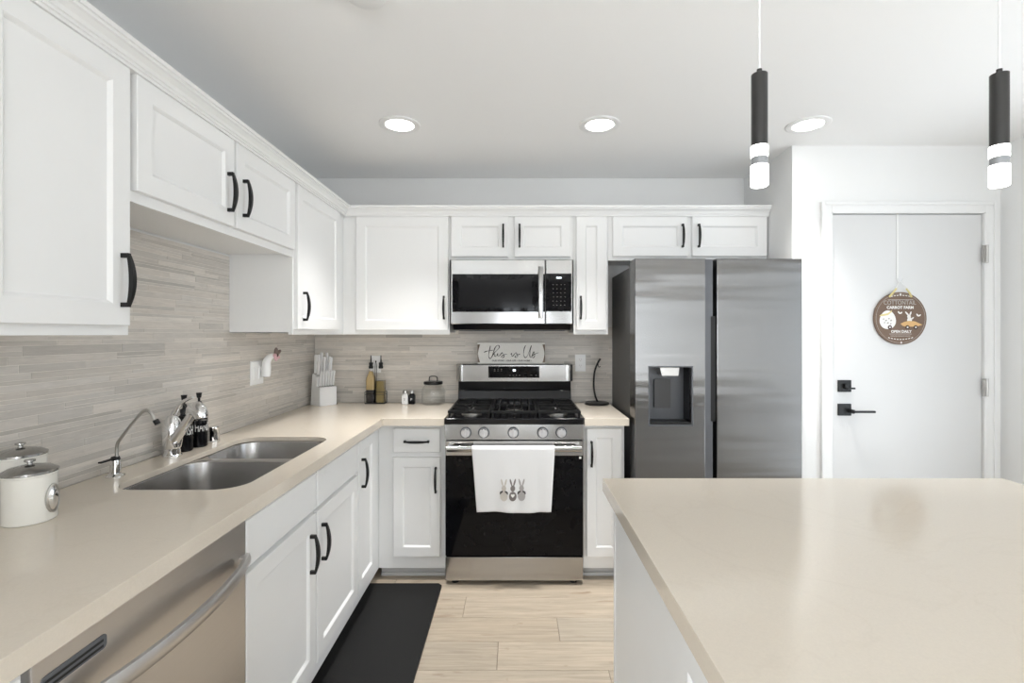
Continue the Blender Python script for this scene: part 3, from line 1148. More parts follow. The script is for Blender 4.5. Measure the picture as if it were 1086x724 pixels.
outlet_back(0.432, 1.180, 'white duplex wall outlet between range and refrigerator')
outlet_back(-0.948, 1.172, 'white wall outlet hidden behind the oil bottles')
f = FX(XL + TH)
t = thing('wall_outlet', 'white double wall plate with a rocker switch on the left tiles', 'outlet', (XL + TH, 2.57, 1.17))
bm = bmn()
rings(bm, [rect(f, 2.508, 2.632, 1.111, 1.235, o, d) for o, d in [(0, 0), (0, 0.003), (0.003, 0.006)]])
obj('cover_plate', bm, 'white_plastic', t)
for u in (2.545, 2.597):
    bm = bmn()
    rings(bm, [rect(f, u - 0.0165, u + 0.0165, 1.140, 1.206, o, d) for o, d in [(0, 0.005), (0, 0.007), (0.002, 0.010)]])
    obj('rocker', bm, 'white_plastic', t)
# plug-in air freshener
PX, PY = XL + TH + 0.010, 2.600
t = thing('plug_in_freshener', 'white plug-in freshener with pink and grey flower on the left wall plate', 'air freshener', (PX, PY, 1.17))
bm = bmn()
sp = smooth_path([(PX + 0.024, PY, 1.150), (PX + 0.026, PY, 1.19), (PX + 0.028, PY, 1.225), (PX + 0.040, PY + 0.006, 1.250), (PX + 0.058, PY + 0.014, 1.262)], 5)
tube(bm, sp, [0.021, 0.022, 0.023, 0.023, 0.023, 0.023, 0.023, 0.0225, 0.022, 0.0215, 0.021, 0.020, 0.0195, 0.019, 0.018, 0.0175, 0.017, 0.016, 0.015, 0.014, 0.013], 18)
box(bm, PX, PX + 0.012, PY - 0.012, PY + 0.012, 1.175, 1.20, 0.002)
obj('housing', bm, 'white_plastic', t)
c = Vector((PX + 0.068, PY + 0.016, 1.262))
for k in range(5):
    a = 2 * PI * k / 5 - 0.6
    d = Vector((0.25, math.cos(a), math.sin(a))).normalized()
    bm = bmn()
    bmesh.ops.create_uvsphere(bm, u_segments=14, v_segments=8, radius=1.0)
    q = Vector((0, 0, 1)).rotation_difference(d).to_matrix().to_4x4()
    pink = k in (0, 3, 4)
    ln = 0.017 if pink else 0.024
    bm.transform(Matrix.Translation(c + d * ln * 0.9) @ q @ Matrix.Diagonal((0.010, 0.010, ln, 1)))
    obj('petal', bm, 'pink' if pink else 'leafgrey', t)
bm = bmn()
bmesh.ops.create_uvsphere(bm, u_segments=14, v_segments=8, radius=0.009)
bm.transform(Matrix.Translation(c + Vector((0.008, -0.004, 0))))
obj('flower_center', bm, 'brown_print', t)

# ------------------------------------------------------------------ dishwasher
DF = -0.748
f = FX(-0.775)
t = thing('dishwasher', 'stainless dishwasher with a bowed bar handle under the counter', 'dishwasher', (-1.06, 1.057, 0))
obj('tub', box(bmn(), XL + 0.03, -0.776, 0.758, 1.358, 0.066, CB - 0.004), 'dark', t)
obj('kick_plate', box(bmn(), -1.2, FBX - 0.055, 0.76, 1.356, 0.0, 0.066), 'black', t)
bm = box(bmn(), -0.775, DF, 0.757, 1.3595, 0.115, 0.868, 0.004)
d = obj('door', bm, 'steel_dw', t)
bm = bmn()
n = 24
loops = []
for i in range(n + 1):
    s = -1 + 2 * i / n
    yy = 1.058 + s * 0.292
    x = DF + 0.012 + 0.044 * (1 - abs(s) ** 2.2)
    z = 0.757 + 0.008 * s * 0
    hw = 0.0165
    loops.append([Vector((x - 0.006, yy, z - hw)), Vector((x + 0.003, yy, z - hw)), Vector((x + 0.007, yy, z - hw * 0.4)), Vector((x + 0.007, yy, z + hw * 0.4)),
                  Vector((x + 0.003, yy, z + hw)), Vector((x - 0.006, yy, z + hw))])
rings(bm, loops)
box(bm, DF - 0.002, DF + 0.014, 0.766, 0.79, 0.744, 0.770, 0.002)
box(bm, DF - 0.002, DF + 0.014, 1.326, 1.350, 0.744, 0.770, 0.002)
obj('handle', bm, 'steel_dw', d)
bm = bmn()
prism(bm, rrect(0.772, 0.896, 0.806, 0.832, 0.008, 5), FX(DF), -0.001, 0.0015)
v = obj('vent', bm, 'greyplast', d)
bm = bmn()
for z in (0.812, 0.822):
    box(bm, DF + 0.001, DF + 0.0022, 0.778, 0.888, z - 0.0022, z + 0.0022)
obj('vent_slots', bm, 'black', v)

# ------------------------------------------------------------------ gas range
RX0, RX1 = -0.3885, 0.3665
RC = (RX0 + RX1) / 2
t = thing('gas_range', 'stainless gas range with black oven door and cast iron grates', 'range', (RC, 3.0, 0))
obj('body', box(bmn(), RX0 + 0.002, RX1 - 0.002, 2.745, 3.295, 0.024, 0.895), 'dark', t)
for x in (RX0 + 0.05, RX1 - 0.05):
    for y in (2.735, 3.2):
        obj('foot', lathe(bmn(), [(0.02, 0), (0.02, 0.012), (0.012, 0.014), (0.012, 0.026), (0, 0.026)], (x, y, 0), 16), 'black', t)
f = FY(2.745)
obj('storage_drawer', box(bmn(), RX0, RX1, 2.69, 2.744, 0.024, 0.153, 0.003), 'steel', t)
d = obj('oven_door', box(bmn(), RX0, RX1, 2.692, 2.744, 0.160, 0.790, 0.004), 'gloss_black', t)
obj('door_glass', box(bmn(), RX0 + 0.001, RX1 - 0.001, 2.6885, 2.6925, 0.162, 0.7095, 0.001), 'black_glass', d)
obj('door_rail', box(bmn(), RX0, RX1, 2.686, 2.693, 0.7095, 0.789, 0.002), 'steel', d)
bm = bmn()
for s in (-1, 1):
    box(bm, RC + s * 0.345 - 0.012, RC + s * 0.345 + 0.012, 2.645, 2.688, 0.744, 0.772, 0.004)
lp = []
for x in (RX0 + 0.016, RX1 - 0.016):
    lp.append([Vector((x, 2.640 + 0.0125 * math.cos(a * PI / 9), 0.757 + 0.0165 * math.sin(a * PI / 9))) for a in range(18)])
rings(bm, lp)
obj('handle', bm, 'steel', d)
bm = bmn()
prism(bm, rrect(0.344, 0.356, 0.692, 0.704, 0.002, 3), FY(2.6885), 0, 0.0006)
obj('badge', bm, 'white_print', d)
bm = bmn()    # control panel, leaning back a little at the top
pr = [(2.678, 0.799), (2.684, 0.880), (2.745, 0.880), (2.745, 0.799)]
rings(bm, [[Vector((x, a, b)) for a, b in pr] for x in (RX0, RX1)])
cp = obj('control_panel', bm, 'steel', t)
for px in (494.2, 513.2, 544.4, 575.4, 595.0):
    x = (px - 547.5) / 193.7
    y, z = 2.681, 0.838
    bm = lathe(bmn(), [(0.031, -0.004), (0.031, 0.004), (0.0295, 0.006), (0.0, 0.006)], (x, y, z), 32, axis='Y')
    k = obj('knob', bm, 'greyplast', t)
    bm = lathe(bmn(), [(0.0250, 0.005), (0.0245, 0.018), (0.0225, 0.022), (0.0, 0.022)], (x, y, z), 32, axis='Y')
    box(bm, x - 0.006, x + 0.006, y - 0.030, y - 0.02, z - 0.024, z + 0.024, 0.003)
    obj('knob_grip', bm, 'knob', k)
    obj('knob_mark', box(bmn(), x - 0.010, x + 0.010, y - 0.0235, y - 0.0215, z + 0.017, z + 0.0215), 'ink', k)
bm = bmn()    # cooktop slab with rounded front lip
box(bm, RX0 - 0.003, RX1 + 0.003, 2.668, 3.235, 0.8815, 0.917, 0.008, 3)
ct = obj('cooktop', bm, 'gloss_black', t)
burn = [(-0.255, 2.82, 0.046), (-0.255, 3.06, 0.038), (0.235, 2.82, 0.046), (0.235, 3.06, 0.036), (RC, 2.94, 0.042)]
for (x, y, r) in burn:
    bm = lathe(bmn(), [(r + 0.012, 0.0), (r + 0.010, 0.006), (r, 0.007), (r, 0.013), (r * 0.7, 0.014), (0.0, 0.014)], (x, y, 0.917), 28)
    b = obj('burner', bm, 'nickel', t)
    bm = lathe(bmn(), [(r * 0.82, 0.013), (r * 0.86, 0.016), (r * 0.8, 0.021), (0.0, 0.022)], (x, y, 0.917), 28)
    obj('burner_cap', bm, 'iron', b)


def grate(x0, x1, center=False):
    bm = bmn()
    y0, y1, zt, zb, w = 2.70, 3.205, 0.953, 0.937, 0.011
    for (a, b, c, e) in ((x0, x1, y0, y0 + w), (x0, x1, y1 - w, y1), (x0, x0 + w, y0 + w, y1 - w), (x1 - w, x1, y0 + w, y1 - w)):
        box(bm, a, b, c, e, zb, zt, 0.002)
    for x in (x0 + 0.004, x1 - 0.015):
        for y in (y0 + 0.004, y1 - 0.015, (y0 + y1) / 2):
            box(bm, x, x + 0.011, y, y + 0.011, 0.916, zb + 0.002)
    xc = (x0 + x1) / 2
    ym = (y0 + y1) / 2
    box(bm, x0 + w, x1 - w, ym - w / 2, ym + w / 2, zb, zt, 0.002)
    if center:
        for k in range(1, 6):
            x = x0 + (x1 - x0) * k / 6
            box(bm, x - 0.004, x + 0.004, y0 + w, y1 - w, zb + 0.002, zt - 0.001, 0.001)
    else:
        for yc in (2.82, 3.06):
            for k in range(4):
                a = PI / 4 + k * PI / 2
                ax, ay = math.cos(a), math.sin(a)
                p = Vector((xc + ax * 0.028, yc + ay * 0.028, zt - 0.006))
                q = Vector((xc + ax * 0.15, yc + ay * 0.112, zt - 0.006))
                q.x = min(max(q.x, x0 + 0.006), x1 - 0.006)
                q.y = min(max(q.y, y0 + 0.006), y1 - 0.006)
                tube(bm, [p, q], 0.005, 8)
            box(bm, xc - 0.004, xc + 0.004, yc - 0.12, yc - 0.03, zb + 0.002, zt, 0.001)
            box(bm, xc - 0.004, xc + 0.004, yc + 0.03, yc + 0.115, zb + 0.002, zt, 0.001)
            box(bm, x0 + w, xc - 0.03, yc - 0.004, yc + 0.004, zb + 0.002, zt, 0.001)
            box(bm, xc + 0.03, x1 - w, yc - 0.004, yc + 0.004, zb + 0.002, zt, 0.001)
    obj('grate', bm, 'iron', t)


grate(-0.377, -0.143)
grate(-0.139, 0.117, True)
grate(0.121, 0.355)
bm = bmn()
rings(bm, [[Vector((x, a, b)) for a, b in ((3.205, 0.915), (3.222, 1.0), (3.226, 1.005), (3.226, 1.02), (3.235, 1.02), (3.235, 1.068), (3.295, 1.068), (3.295, 0.915))]
           for x in (RX0 + 0.008, RX1 - 0.008)])
bg = obj('backguard', bm, 'gloss_black', t)
bm = bmn()
lp = []
for x, o in ((RX0 - 0.002, 0.010), (RX0 + 0.012, 0.004), (RX0 + 0.04, 0.0), (RX1 - 0.04, 0.0), (RX1 - 0.012, 0.004), (RX1 + 0.002, 0.010)):
    lp.append([Vector((x, a, b)) for a, b in ((3.208 + o, 1.066), (3.208 + o, 1.172), (3.214 + o, 1.178), (3.297, 1.178), (3.297, 1.066))])
rings(bm, lp)
cs = obj('console', bm, 'steel', t)
f = FY(3.2085)
bm = prism(bmn(), [(-0.182, 1.089), (0.151, 1.089), (0.151, 1.164), (-0.182, 1.164)], f, -0.004, 0.0025)
dp = obj('display', bm, 'black_glass', cs)
obj('clock_digits', text_bm('00', 0.020, f, -0.013, 1.137, 0.0022, bold=0.0006), 'digits', dp)
bm = bmn()
for k in range(3):
    for r in (0, 1):
        box(bm, -0.145 + k * 0.022, -0.137 + k * 0.022, 3.2056, 3.2062, 1.134 + r * 0.010, 1.136 + r * 0.010)
for k in range(4):
    box(bm, -0.045 + k * 0.021, -0.037 + k * 0.021, 3.2058, 3.2062, 1.104, 1.106)
for u in (0.095, 0.125):
    box(bm, u, u + 0.008, 3.2058, 3.2062, 1.104, 1.106)
obj('key_marks', bm, 'grey_print', dp)

# towel over the oven handle
TX0, TX1 = -0.238, 0.207


def towel_front(u, v):
    """u 0..1 across, v 0..1 down the front"""
    top, bot = 0.7755, 0.424
    a0, a1 = TX0, TX1
    b0, b1 = -0.211, 0.186
    x = (a0 + (a1 - a0) * u) * (1 - v) + (b0 + (b1 - b0) * u) * v
    z = top + (bot + 0.004 * math.sin(u * 7) + 0.003 * (u - 0.5) - top) * v
    y = 2.6225 - 0.004 * v + v * (0.0045 * math.sin(u * 9.0 + 0.6) + 0.003 * math.sin(u * 21 + 2)) - 0.006 * v * math.exp(-((u - 0.93) / 0.06) ** 2)
    return Vector((x, y, z))


bm = bmn()
nu, nv = 48, 40
g = []
for i in range(nu + 1):
    u = i / nu
    row = []
    for j in range(14, 0, -1):     # short tail behind the bar
        w = j / 14
        p = towel_front(u, 0.6 * w)
        p0_ = towel_front(0.5, 0)
        row.append(Vector((p.x + (p0_.x - p.x) * 0.012, 2.6575, 0.757 - 0.20 * w)))
    for k in range(0, 9):          # over the bar
        a = PI * k / 8
        p = towel_front(u, 0)
        row.append(Vector((p.x, 2.640 + 0.0175 * math.cos(a), 0.757 + 0.0185 * math.sin(a))))
    for j in range(1, nv + 1):
        v = j / nv
        p = towel_front(u, v)
        if p.z > 0.757:
            p.z = 0.757 - 0.001 * j
        row.append(p)
    g.append([bm.verts.new(p) for p in row])
for i in range(nu):
    for j in range(len(g[0]) - 1):
        bm.faces.new((g[i][j], g[i + 1][j], g[i + 1][j + 1], g[i][j + 1]))
t = obj('dish_towel', bm, 'cloth', ang=60)
tag(t, 'white cotton dish towel embroidered with three rabbits, hung over the oven handle', 'towel')
sd = t.modifiers.new('thickness', 'SOLIDIFY')
sd.thickness = 0.0022
sd.offset = 0.0


def stitch(polys, m, name, parent, lift=0.0016):
    bm = bmn()
    for poly in polys:
        fr = []
        bk = []
        for (x, z) in poly:
            v = (0.7755 - z) / (0.7755 - 0.424)
            a = TX0 * (1 - v) - 0.211 * v
            b = TX1 * (1 - v) + 0.186 * v
            yy = towel_front((x - a) / (b - a), v).y
            fr.append(bm.verts.new((x, yy - lift - 0.0009, z)))
            bk.append(bm.verts.new((x, yy, z)))
        n = len(fr)
        for i in range(n):
            bm.faces.new((fr[i], fr[(i + 1) % n], bk[(i + 1) % n], bk[i]))
        bm.faces.new(fr)
        bm.faces.new(list(reversed(bk)))
    return obj(name, bm, m, parent)


def rabbit(cx, m, bow, heart):
    z0 = 0.4865
    polys = [ell(cx, z0 + 0.024, 0.020, 0.025), ell(cx, z0 + 0.066, 0.0125, 0.0165), ell(cx - 0.0095, z0 + 0.097, 0.0045, 0.020, tilt=0.26),
             ell(cx + 0.0095, z0 + 0.097, 0.0045, 0.020, tilt=-0.26)]
    r = stitch(polys, m, 'embroidered_rabbit', t)
    if bow:
        pts = [ell(cx - 0.013, z0 + 0.047, 0.010, 0.0045, tilt=0.5), ell(cx + 0.013, z0 + 0.047, 0.010, 0.0045, tilt=-0.5),
               ell(cx - 0.018, z0 + 0.039, 0.006, 0.003, tilt=0.9), ell(cx + 0.018, z0 + 0.039, 0.006, 0.003, tilt=-0.9)]
        stitch(pts, 'dark_thread', 'bow', r, 0.0024)
    if heart:
        h = []
        for k in range(24):
            a = 2 * PI * k / 24
            h.append((cx + 0.00062 * 16 * math.sin(a) ** 3, z0 + 0.028 + 0.0007 * (13 * math.cos(a) - 5 * math.cos(2 * a) - 2 * math.cos(3 * a) - math.cos(4 * a))))
        stitch([h], 'white_print', 'heart', r, 0.0024)


rabbit(-0.066, 'pale_thread', True, False)
rabbit(-0.0185, 'grey_thread', False, True)
rabbit(0.0285, 'silver_thread', True, False)

# sign on top of the range
SZ0, SZ1 = 1.1785, 1.3175
SX = (-0.257, 0.191)
SYF = 3.246
t = thing('wooden_sign', 'white wooden sign with black script reading this is Us, standing on the range', 'sign', (-0.033, SYF, SZ0))
f = FY(SYF)
bm = bmn()
rings(bm, [rect(f, SX[0], SX[1], SZ0, SZ1, o, d) for o, d in [(0, -0.02), (0, -0.001), (0.001, 0.0), (0.004, 0.0), (0.006, -0.0012)]])
b = obj('board', bm, 'sign_white', t)


def sp_(px, py):
    """a point of the script measured on the sign's own face"""
    return (SX[0] + (px - 75) / 868 * (SX[1] - SX[0]), SZ1 - (py - 97) / 268 * (SZ1 - SZ0))


strokes = [
    [(242, 138), (228, 205), (220, 255), (226, 290), (242, 299), (256, 285)],
    [(160, 222), (185, 208), (215, 202), (272, 193)],
    [(256, 285), (285, 235), (325, 195), (355, 160), (352, 136), (328, 134), (303, 160), (280, 220), (262, 276), (278, 248), (295, 238), (300, 252), (298, 268), (314, 268), (335, 235), (333, 258), (346, 269), (366, 256)],
    [(366, 256), (390, 226), (403, 240), (418, 268), (404, 288), (384, 284), (388, 268), (420, 250), (458, 242)],
    [(503, 246), (515, 235), (511, 258), (524, 270), (545, 250), (566, 224), (580, 242), (592, 266), (576, 284), (556, 280), (566, 264), (594, 250), (622, 244)],
    [(692, 132), (674, 180), (667, 240), (678, 280), (700, 284), (725, 245), (750, 180), (768, 134), (752, 200), (746, 262), (758, 284), (772, 272)],
    [(772, 272), (796, 215), (806, 240), (808, 268), (792, 288), (772, 280), (780, 262), (815, 240), (860, 226)]]
bm = bmn()
for s in strokes:
    pts = [Vector((a, SYF - 0.0002, z)) for a, z in (sp_(*q) for q in s)]
    pp = smooth_path(pts, 5)
    tube(bm, pp, [0.0021 + 0.0009 * math.sin(i * 0.45) for i in range(len(pp))], 6)
obj('script_lettering', bm, 'ink', b)
bm = text_bm('OUR STORY \u2022 OUR LIFE \u2022 OUR HOME \u2022', 0.0135, f, sp_(515, 327)[0], sp_(515, 327)[1], -0.0016, bold=0.0003, xs=1.12)
obj('small_lettering', bm, 'dark_thread', b)
for sg, ux in ((1, SX[0]), (-1, SX[1])):
    poly = []
    for k in range(15):
        z = SZ0 + 0.008 + (SZ1 - SZ0 - 0.02) * k / 14
        poly.append((ux + sg * 0.001, z))
    for k in range(14, -1, -1):
        z = SZ0 + 0.008 + (SZ1 - SZ0 - 0.02) * k / 14
        c = abs(k / 7 - 1)
        poly.append((ux + sg * (0.004 + 0.014 * c ** 1.5), z))
    obj('worn_edge', prism(bmn(), poly, f, -0.0022, 0.0006), 'worn_brown', b)

# ------------------------------------------------------------------ microwave
MX0, MX1 = -0.392, 0.339
t = thing('microwave', 'stainless over-the-range microwave with black window', 'microwave', (-0.027, 3.1, 1.405))
obj('body', box(bmn(), MX0 + 0.004, MX1 - 0.004, 2.968, 3.305, 1.432, 1.824), 'dark', t)
bm = bmn()
rings(bm, [[Vector((x, a, b)) for a, b in ((2.952, 1.4335), (2.966, 1.401), (2.985, 1.396), (3.30, 1.396), (3.30, 1.4335))] for x in (MX0 + 0.012, MX1 - 0.012)])
ub = obj('vent_base', bm, 'gloss_black', t)
for x0, x1 in ((-0.35, -0.10), (0.05, 0.30)):
    bm = bmn()
    for k in range(9):
        y = 3.02 + k * 0.025
        box(bm, x0, x1, y, y + 0.010, 1.3935, 1.3975)
    obj('grease_filter', bm, 'greyplast', ub)
f = FY(2.967)
bm = bmn()
DXS = 0.1745
rings(bm, [rect(f, MX0, DXS - 0.0015, 1.434, 1.821, o, d) for o, d in [(0, 0), (0, 0.018), (0.004, 0.022)]])
d = obj('door', bm, 'steel', t)
bm = bmn()
rings(bm, [rect(f, -0.383, DXS - 0.004, 1.507, 1.734, o, dd) for o, dd in [(0, 0.018), (0, 0.0225), (0.001, 0.0235)]])
w = obj('window', bm, 'black_glass', d)
bm = bmn()
rings(bm, [rect(f, -0.345, 0.095, 1.53, 1.705, o, dd) for o, dd in [(0, 0.023), (0, 0.0238)]])
obj('window_mesh', bm, 'gloss_black', w)
bm = bmn()
hx = 0.146
lp = []
for i in range(17):
    s = -1 + 2 * i / 16
    dd = 0.040 + 0.010 * (1 - s * s)
    z = 1.623 + s * 0.154
    lp.append([f(hx - 0.014, dd - 0.005, z), f(hx + 0.014, dd - 0.005, z), f(hx + 0.014, dd + 0.001, z), f(hx + 0.007, dd + 0.005, z), f(hx - 0.007, dd + 0.005, z), f(hx - 0.014, dd + 0.001, z)])
rings(bm, lp)
for z in (1.485, 1.761):
    box(bm, hx - 0.011, hx + 0.011, 2.925, 2.946, z - 0.012, z + 0.012, 0.002)
obj('handle', bm, 'steel', d)
bm = bmn()
rings(bm, [rect(f, DXS + 0.0025, MX1, 1.434, 1.821, o, d_) for o, d_ in [(0, 0), (0, 0.018), (0.004, 0.022)]])
c = obj('control_column', bm, 'steel', t)
bm = bmn()
rings(bm, [rect(f, DXS + 0.003, MX1 - 0.008, 1.510, 1.737, o, dd) for o, dd in [(0, 0.018), (0, 0.0225), (0.001, 0.0235)]])
k = obj('keypad', bm, 'black_glass', c)
bm = bmn()
for r in range(6):
    for q in range(4):
        u = 0.222 + q * 0.023 + random.uniform(-0.002, 0.002)
        z = 1.67 - r * 0.0245
        prism(bm, [(u - 0.0032, z - 0.0008), (u + 0.0032, z - 0.0008), (u + 0.0032, z + 0.0008), (u - 0.0032, z + 0.0008)], f, 0.0235, 0.0239)
obj('key_marks', bm, 'grey_print', k)
obj('clock_digits', text_bm('00:00', 0.016, f, 0.256, 1.711, 0.0232, bold=0.0004, xs=0.85), 'digits', k)

# ------------------------------------------------------------------ refrigerator
FR0, FR1 = 0.636, 1.533
FYF = 2.63
t = thing('refrigerator', 'tall stainless side-by-side refrigerator with a water dispenser', 'refrigerator', (1.085, 2.95, 0))
obj('body', box(bmn(), FR0 + 0.006, FR1 - 0.006, 2.76, 3.29, 0.02, 1.752, 0.004), 'dark', t)
obj('kick_grille', box(bmn(), FR0 + 0.02, FR1 - 0.02, 2.70, 2.765, 0.0, 0.06, 0.003), 'black', t)
f = FY(2.745)
th = 2.745 - FYF
z0, z1 = 0.065, 1.779
HX0, HX1, HZ0, HZ1 = 0.711, 0.942, 0.886, 1.200
bm = bmn()
L = [rect(f, FR0, 1.0147, z0, z1, o, d) for o, d in [(0, 0), (0, th - 0.006), (0.002, th - 0.002), (0.006, th)]]
L.append([f(HX0, th, HZ0), f(HX1, th, HZ0), f(HX1, th, HZ1), f(HX0, th, HZ1)])
L.append([f(HX0, th - 0.008, HZ0), f(HX1, th - 0.008, HZ0), f(HX1, th - 0.008, HZ1), f(HX0, th - 0.008, HZ1)])
rings(bm, L, True, False)
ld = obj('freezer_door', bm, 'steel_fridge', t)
bm = bmn()
rings(bm, [[f(HX0 + o, th + d, HZ0 + o), f(HX1 - o, th + d, HZ0 + o), f(HX1 - o, th + d, HZ1 - o), f(HX0 + o, th + d, HZ1 - o)] for o, d in
           ((-0.004, 0.0), (-0.004, 0.003), (0.003, 0.003), (0.004, -0.01), (0.006, -0.106))], False, True)
dp = obj('dispenser', bm, 'greyplast', ld)
xs0 = 0.80
bm = prism(bmn(), [(0.775, 1.193), (0.880, 1.193), (0.874, 1.150), (0.786, 1.150)], f, th - 0.104, th - 0.02)
obj('dispenser_spout', bm, 'nickel', dp)
bm = prism(bmn(), rrect(0.765, 0.855, 0.965, 1.125, 0.008, 4), f, th - 0.105, th - 0.090)
obj('dispenser_paddle', bm, 'dark', dp)
obj('drip_tray', box(bmn(), HX0 + 0.006, HX1 - 0.006, FYF + 0.002, FYF + 0.104, HZ0 + 0.005, HZ0 + 0.016, 0.002), 'black', dp)
obj('dispenser_side_panel', box(bmn(), HX1 - 0.0125, HX1 - 0.0055, FYF + 0.004, FYF + 0.104, HZ0 + 0.017, HZ1 - 0.006), 'black_glass', dp)
bm = bmn()
rings(bm, [rect(f, 1.0737, FR1, z0, z1, o, d) for o, d in [(0, 0), (0, th - 0.006), (0.002, th - 0.002), (0.006, th)]])
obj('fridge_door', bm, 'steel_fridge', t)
bm = bmn()
box(bm, 1.0157, 1.058, FYF + 0.012, 2.745, z0, z1 - 0.002, 0.003)
hs = obj('handle_strip', bm, 'greyplast', t)
obj('handle_slot', box(bmn(), 1.046, 1.0727, FYF + 0.010, FYF + 0.06, 0.905, 1.471, 0.002), 'black', hs)
for x in (FR0 + 0.05, FR1 - 0.05):
    obj('hinge_cover', box(bmn(), x - 0.04, x + 0.04, 2.70, 2.82, 1.752, 1.776, 0.004), 'dark', t)

# ------------------------------------------------------------------ things on the back counters
# knife block, turned towards the room
KB = Vector((-1.256, 3.203, CT))
KR = math.radians(52)
t = thing('knife_block', 'white wooden knife block in the counter corner', 'knife block', KB, rotz=KR)
prof = [(-0.058, 0.0), (0.058, 0.0), (0.036, 0.205), (-0.022, 0.185), (-0.016, 0.120), (-0.058, 0.120)]
bm = bmn()
rings(bm, [[Vector((x, a, b)) for a, b in prof] for x in (-0.059, 0.059)])
es = [e for e in bm.edges]
bmesh.ops.bevel(bm, geom=es, offset=0.0025, segments=2, affect='EDGES')
obj('block', bm, 'white_plastic', t)
bm = bmn()
for k in range(6):
    x = -0.045 + k * 0.018
    box(bm, x - 0.0035, x + 0.0035, -0.046, -0.028, 0.1195, 0.1206)
obj('slots', bm, 'black', t)
RM = Matrix.Rotation(KR, 4, 'Z')


def knife(lx, ly, lz, ln, lean, label, grp, w=0.0070, dp=0.0115):
    base = KB + (RM @ Vector((lx, ly, lz)))
    t = thing('knife', label, 'knife', base, grp, rotz=KR)
    bm = bmn()
    lp = []
    for s, kw, kd in ((0, 0.75, 0.8), (0.1, 0.85, 0.9), (0.35, 0.95, 0.95), (0.6, 0.85, 0.9), (0.85, 1.0, 1.15), (0.97, 0.9, 1.1), (1.0, 0.6, 0.8)):
        z = 0.006 + s * ln
        y = -lean * s * ln
        lp.append([Vector((w * kw * math.cos(a * PI / 6), y + dp * kd * math.sin(a * PI / 6), z)) for a in range(12)])
    rings(bm, lp)
    obj('handle', bm, 'white_plastic', t)
    obj('bolster', box(bmn(), -0.0045, 0.0045, -0.008, 0.008, -0.004, 0.008, 0.001), 'nickel', t)
    # blade down inside the slot
    obj('blade', box(bmn(), -0.0008, 0.0008, -0.007, 0.007, -0.07, -0.002), 'nickel', t)


ords = ['first', 'second', 'third', 'fourth', 'fifth', 'sixth']
for k in range(6):
    knife(-0.045 + k * 0.018, -0.037, 0.121, 0.098, 0.10,
          'white steak knife handle in the block, %s along the front row from the sink side' % ords[k], 'steak knives in the block')
rear = [(-0.049, 0.016, 0.202, 0.120), (-0.043, -0.008, 0.194, 0.128), (-0.010, 0.016, 0.203, 0.132), (-0.004, -0.008, 0.194, 0.112),
        (0.028, 0.016, 0.202, 0.130), (0.034, -0.008, 0.194, 0.114), (0.052, 0.004, 0.198, 0.104)]
nm = ['first', 'second', 'third', 'fourth', 'fifth', 'sixth', 'seventh']
for k, (a, b, c, ln) in enumerate(rear):
    knife(a, b, c, ln, 0.06, 'tall white knife handle in the block, %s along the rear row from the sink side' % nm[k], 'large knives in the block', 0.0076, 0.013)

# oil bottles in a wire caddy
OX, OY = -0.934, 3.270
t = thing('bottle_caddy', 'black wire caddy with a loop handle holding two oil bottles', 'caddy', (OX, OY, CT))
bm = prism(bmn(), rrect(OX - 0.066, OX + 0.066, OY - 0.034, OY + 0.034, 0.006, 4), lambda u, d, z: Vector((u, z, CT + d)), 0.0, 0.005)
obj('base', bm, 'black', t)
for z in (0.062, 0.078):
    ring = [Vector((x, y, CT + z)) for x, y in rrect(OX - 0.066, OX + 0.066, OY - 0.034, OY + 0.034, 0.008, 4)]
    obj('rail', tube(bmn(), ring + [ring[0]], 0.0016, 8, False), 'black', t)
bm = bmn()
for x in (-0.064, 0.064):
    for y in (-0.032, 0.032):
        tube(bm, [(OX + x, OY + y, CT + 0.004), (OX + x, OY + y, CT + 0.079)], 0.0018, 8)
obj('uprights', bm, 'black', t)
bm = bmn()
lp = [(OX - 0.005, OY, CT + 0.005), (OX - 0.005, OY, CT + 0.24), (OX - 0.003, OY, CT + 0.265), (OX, OY, CT + 0.272), (OX + 0.003, OY, CT + 0.265), (OX + 0.005, OY, CT + 0.24), (OX + 0.005, OY, CT + 0.005)]
tube(bm, lp, 0.0016, 8)
lathe(bm, [(0.0, 0), (0.004, 0.002), (0.004, 0.012), (0, 0.014)], (OX, OY, CT + 0.270), 12)
obj('loop_handle', bm, 'black', t)


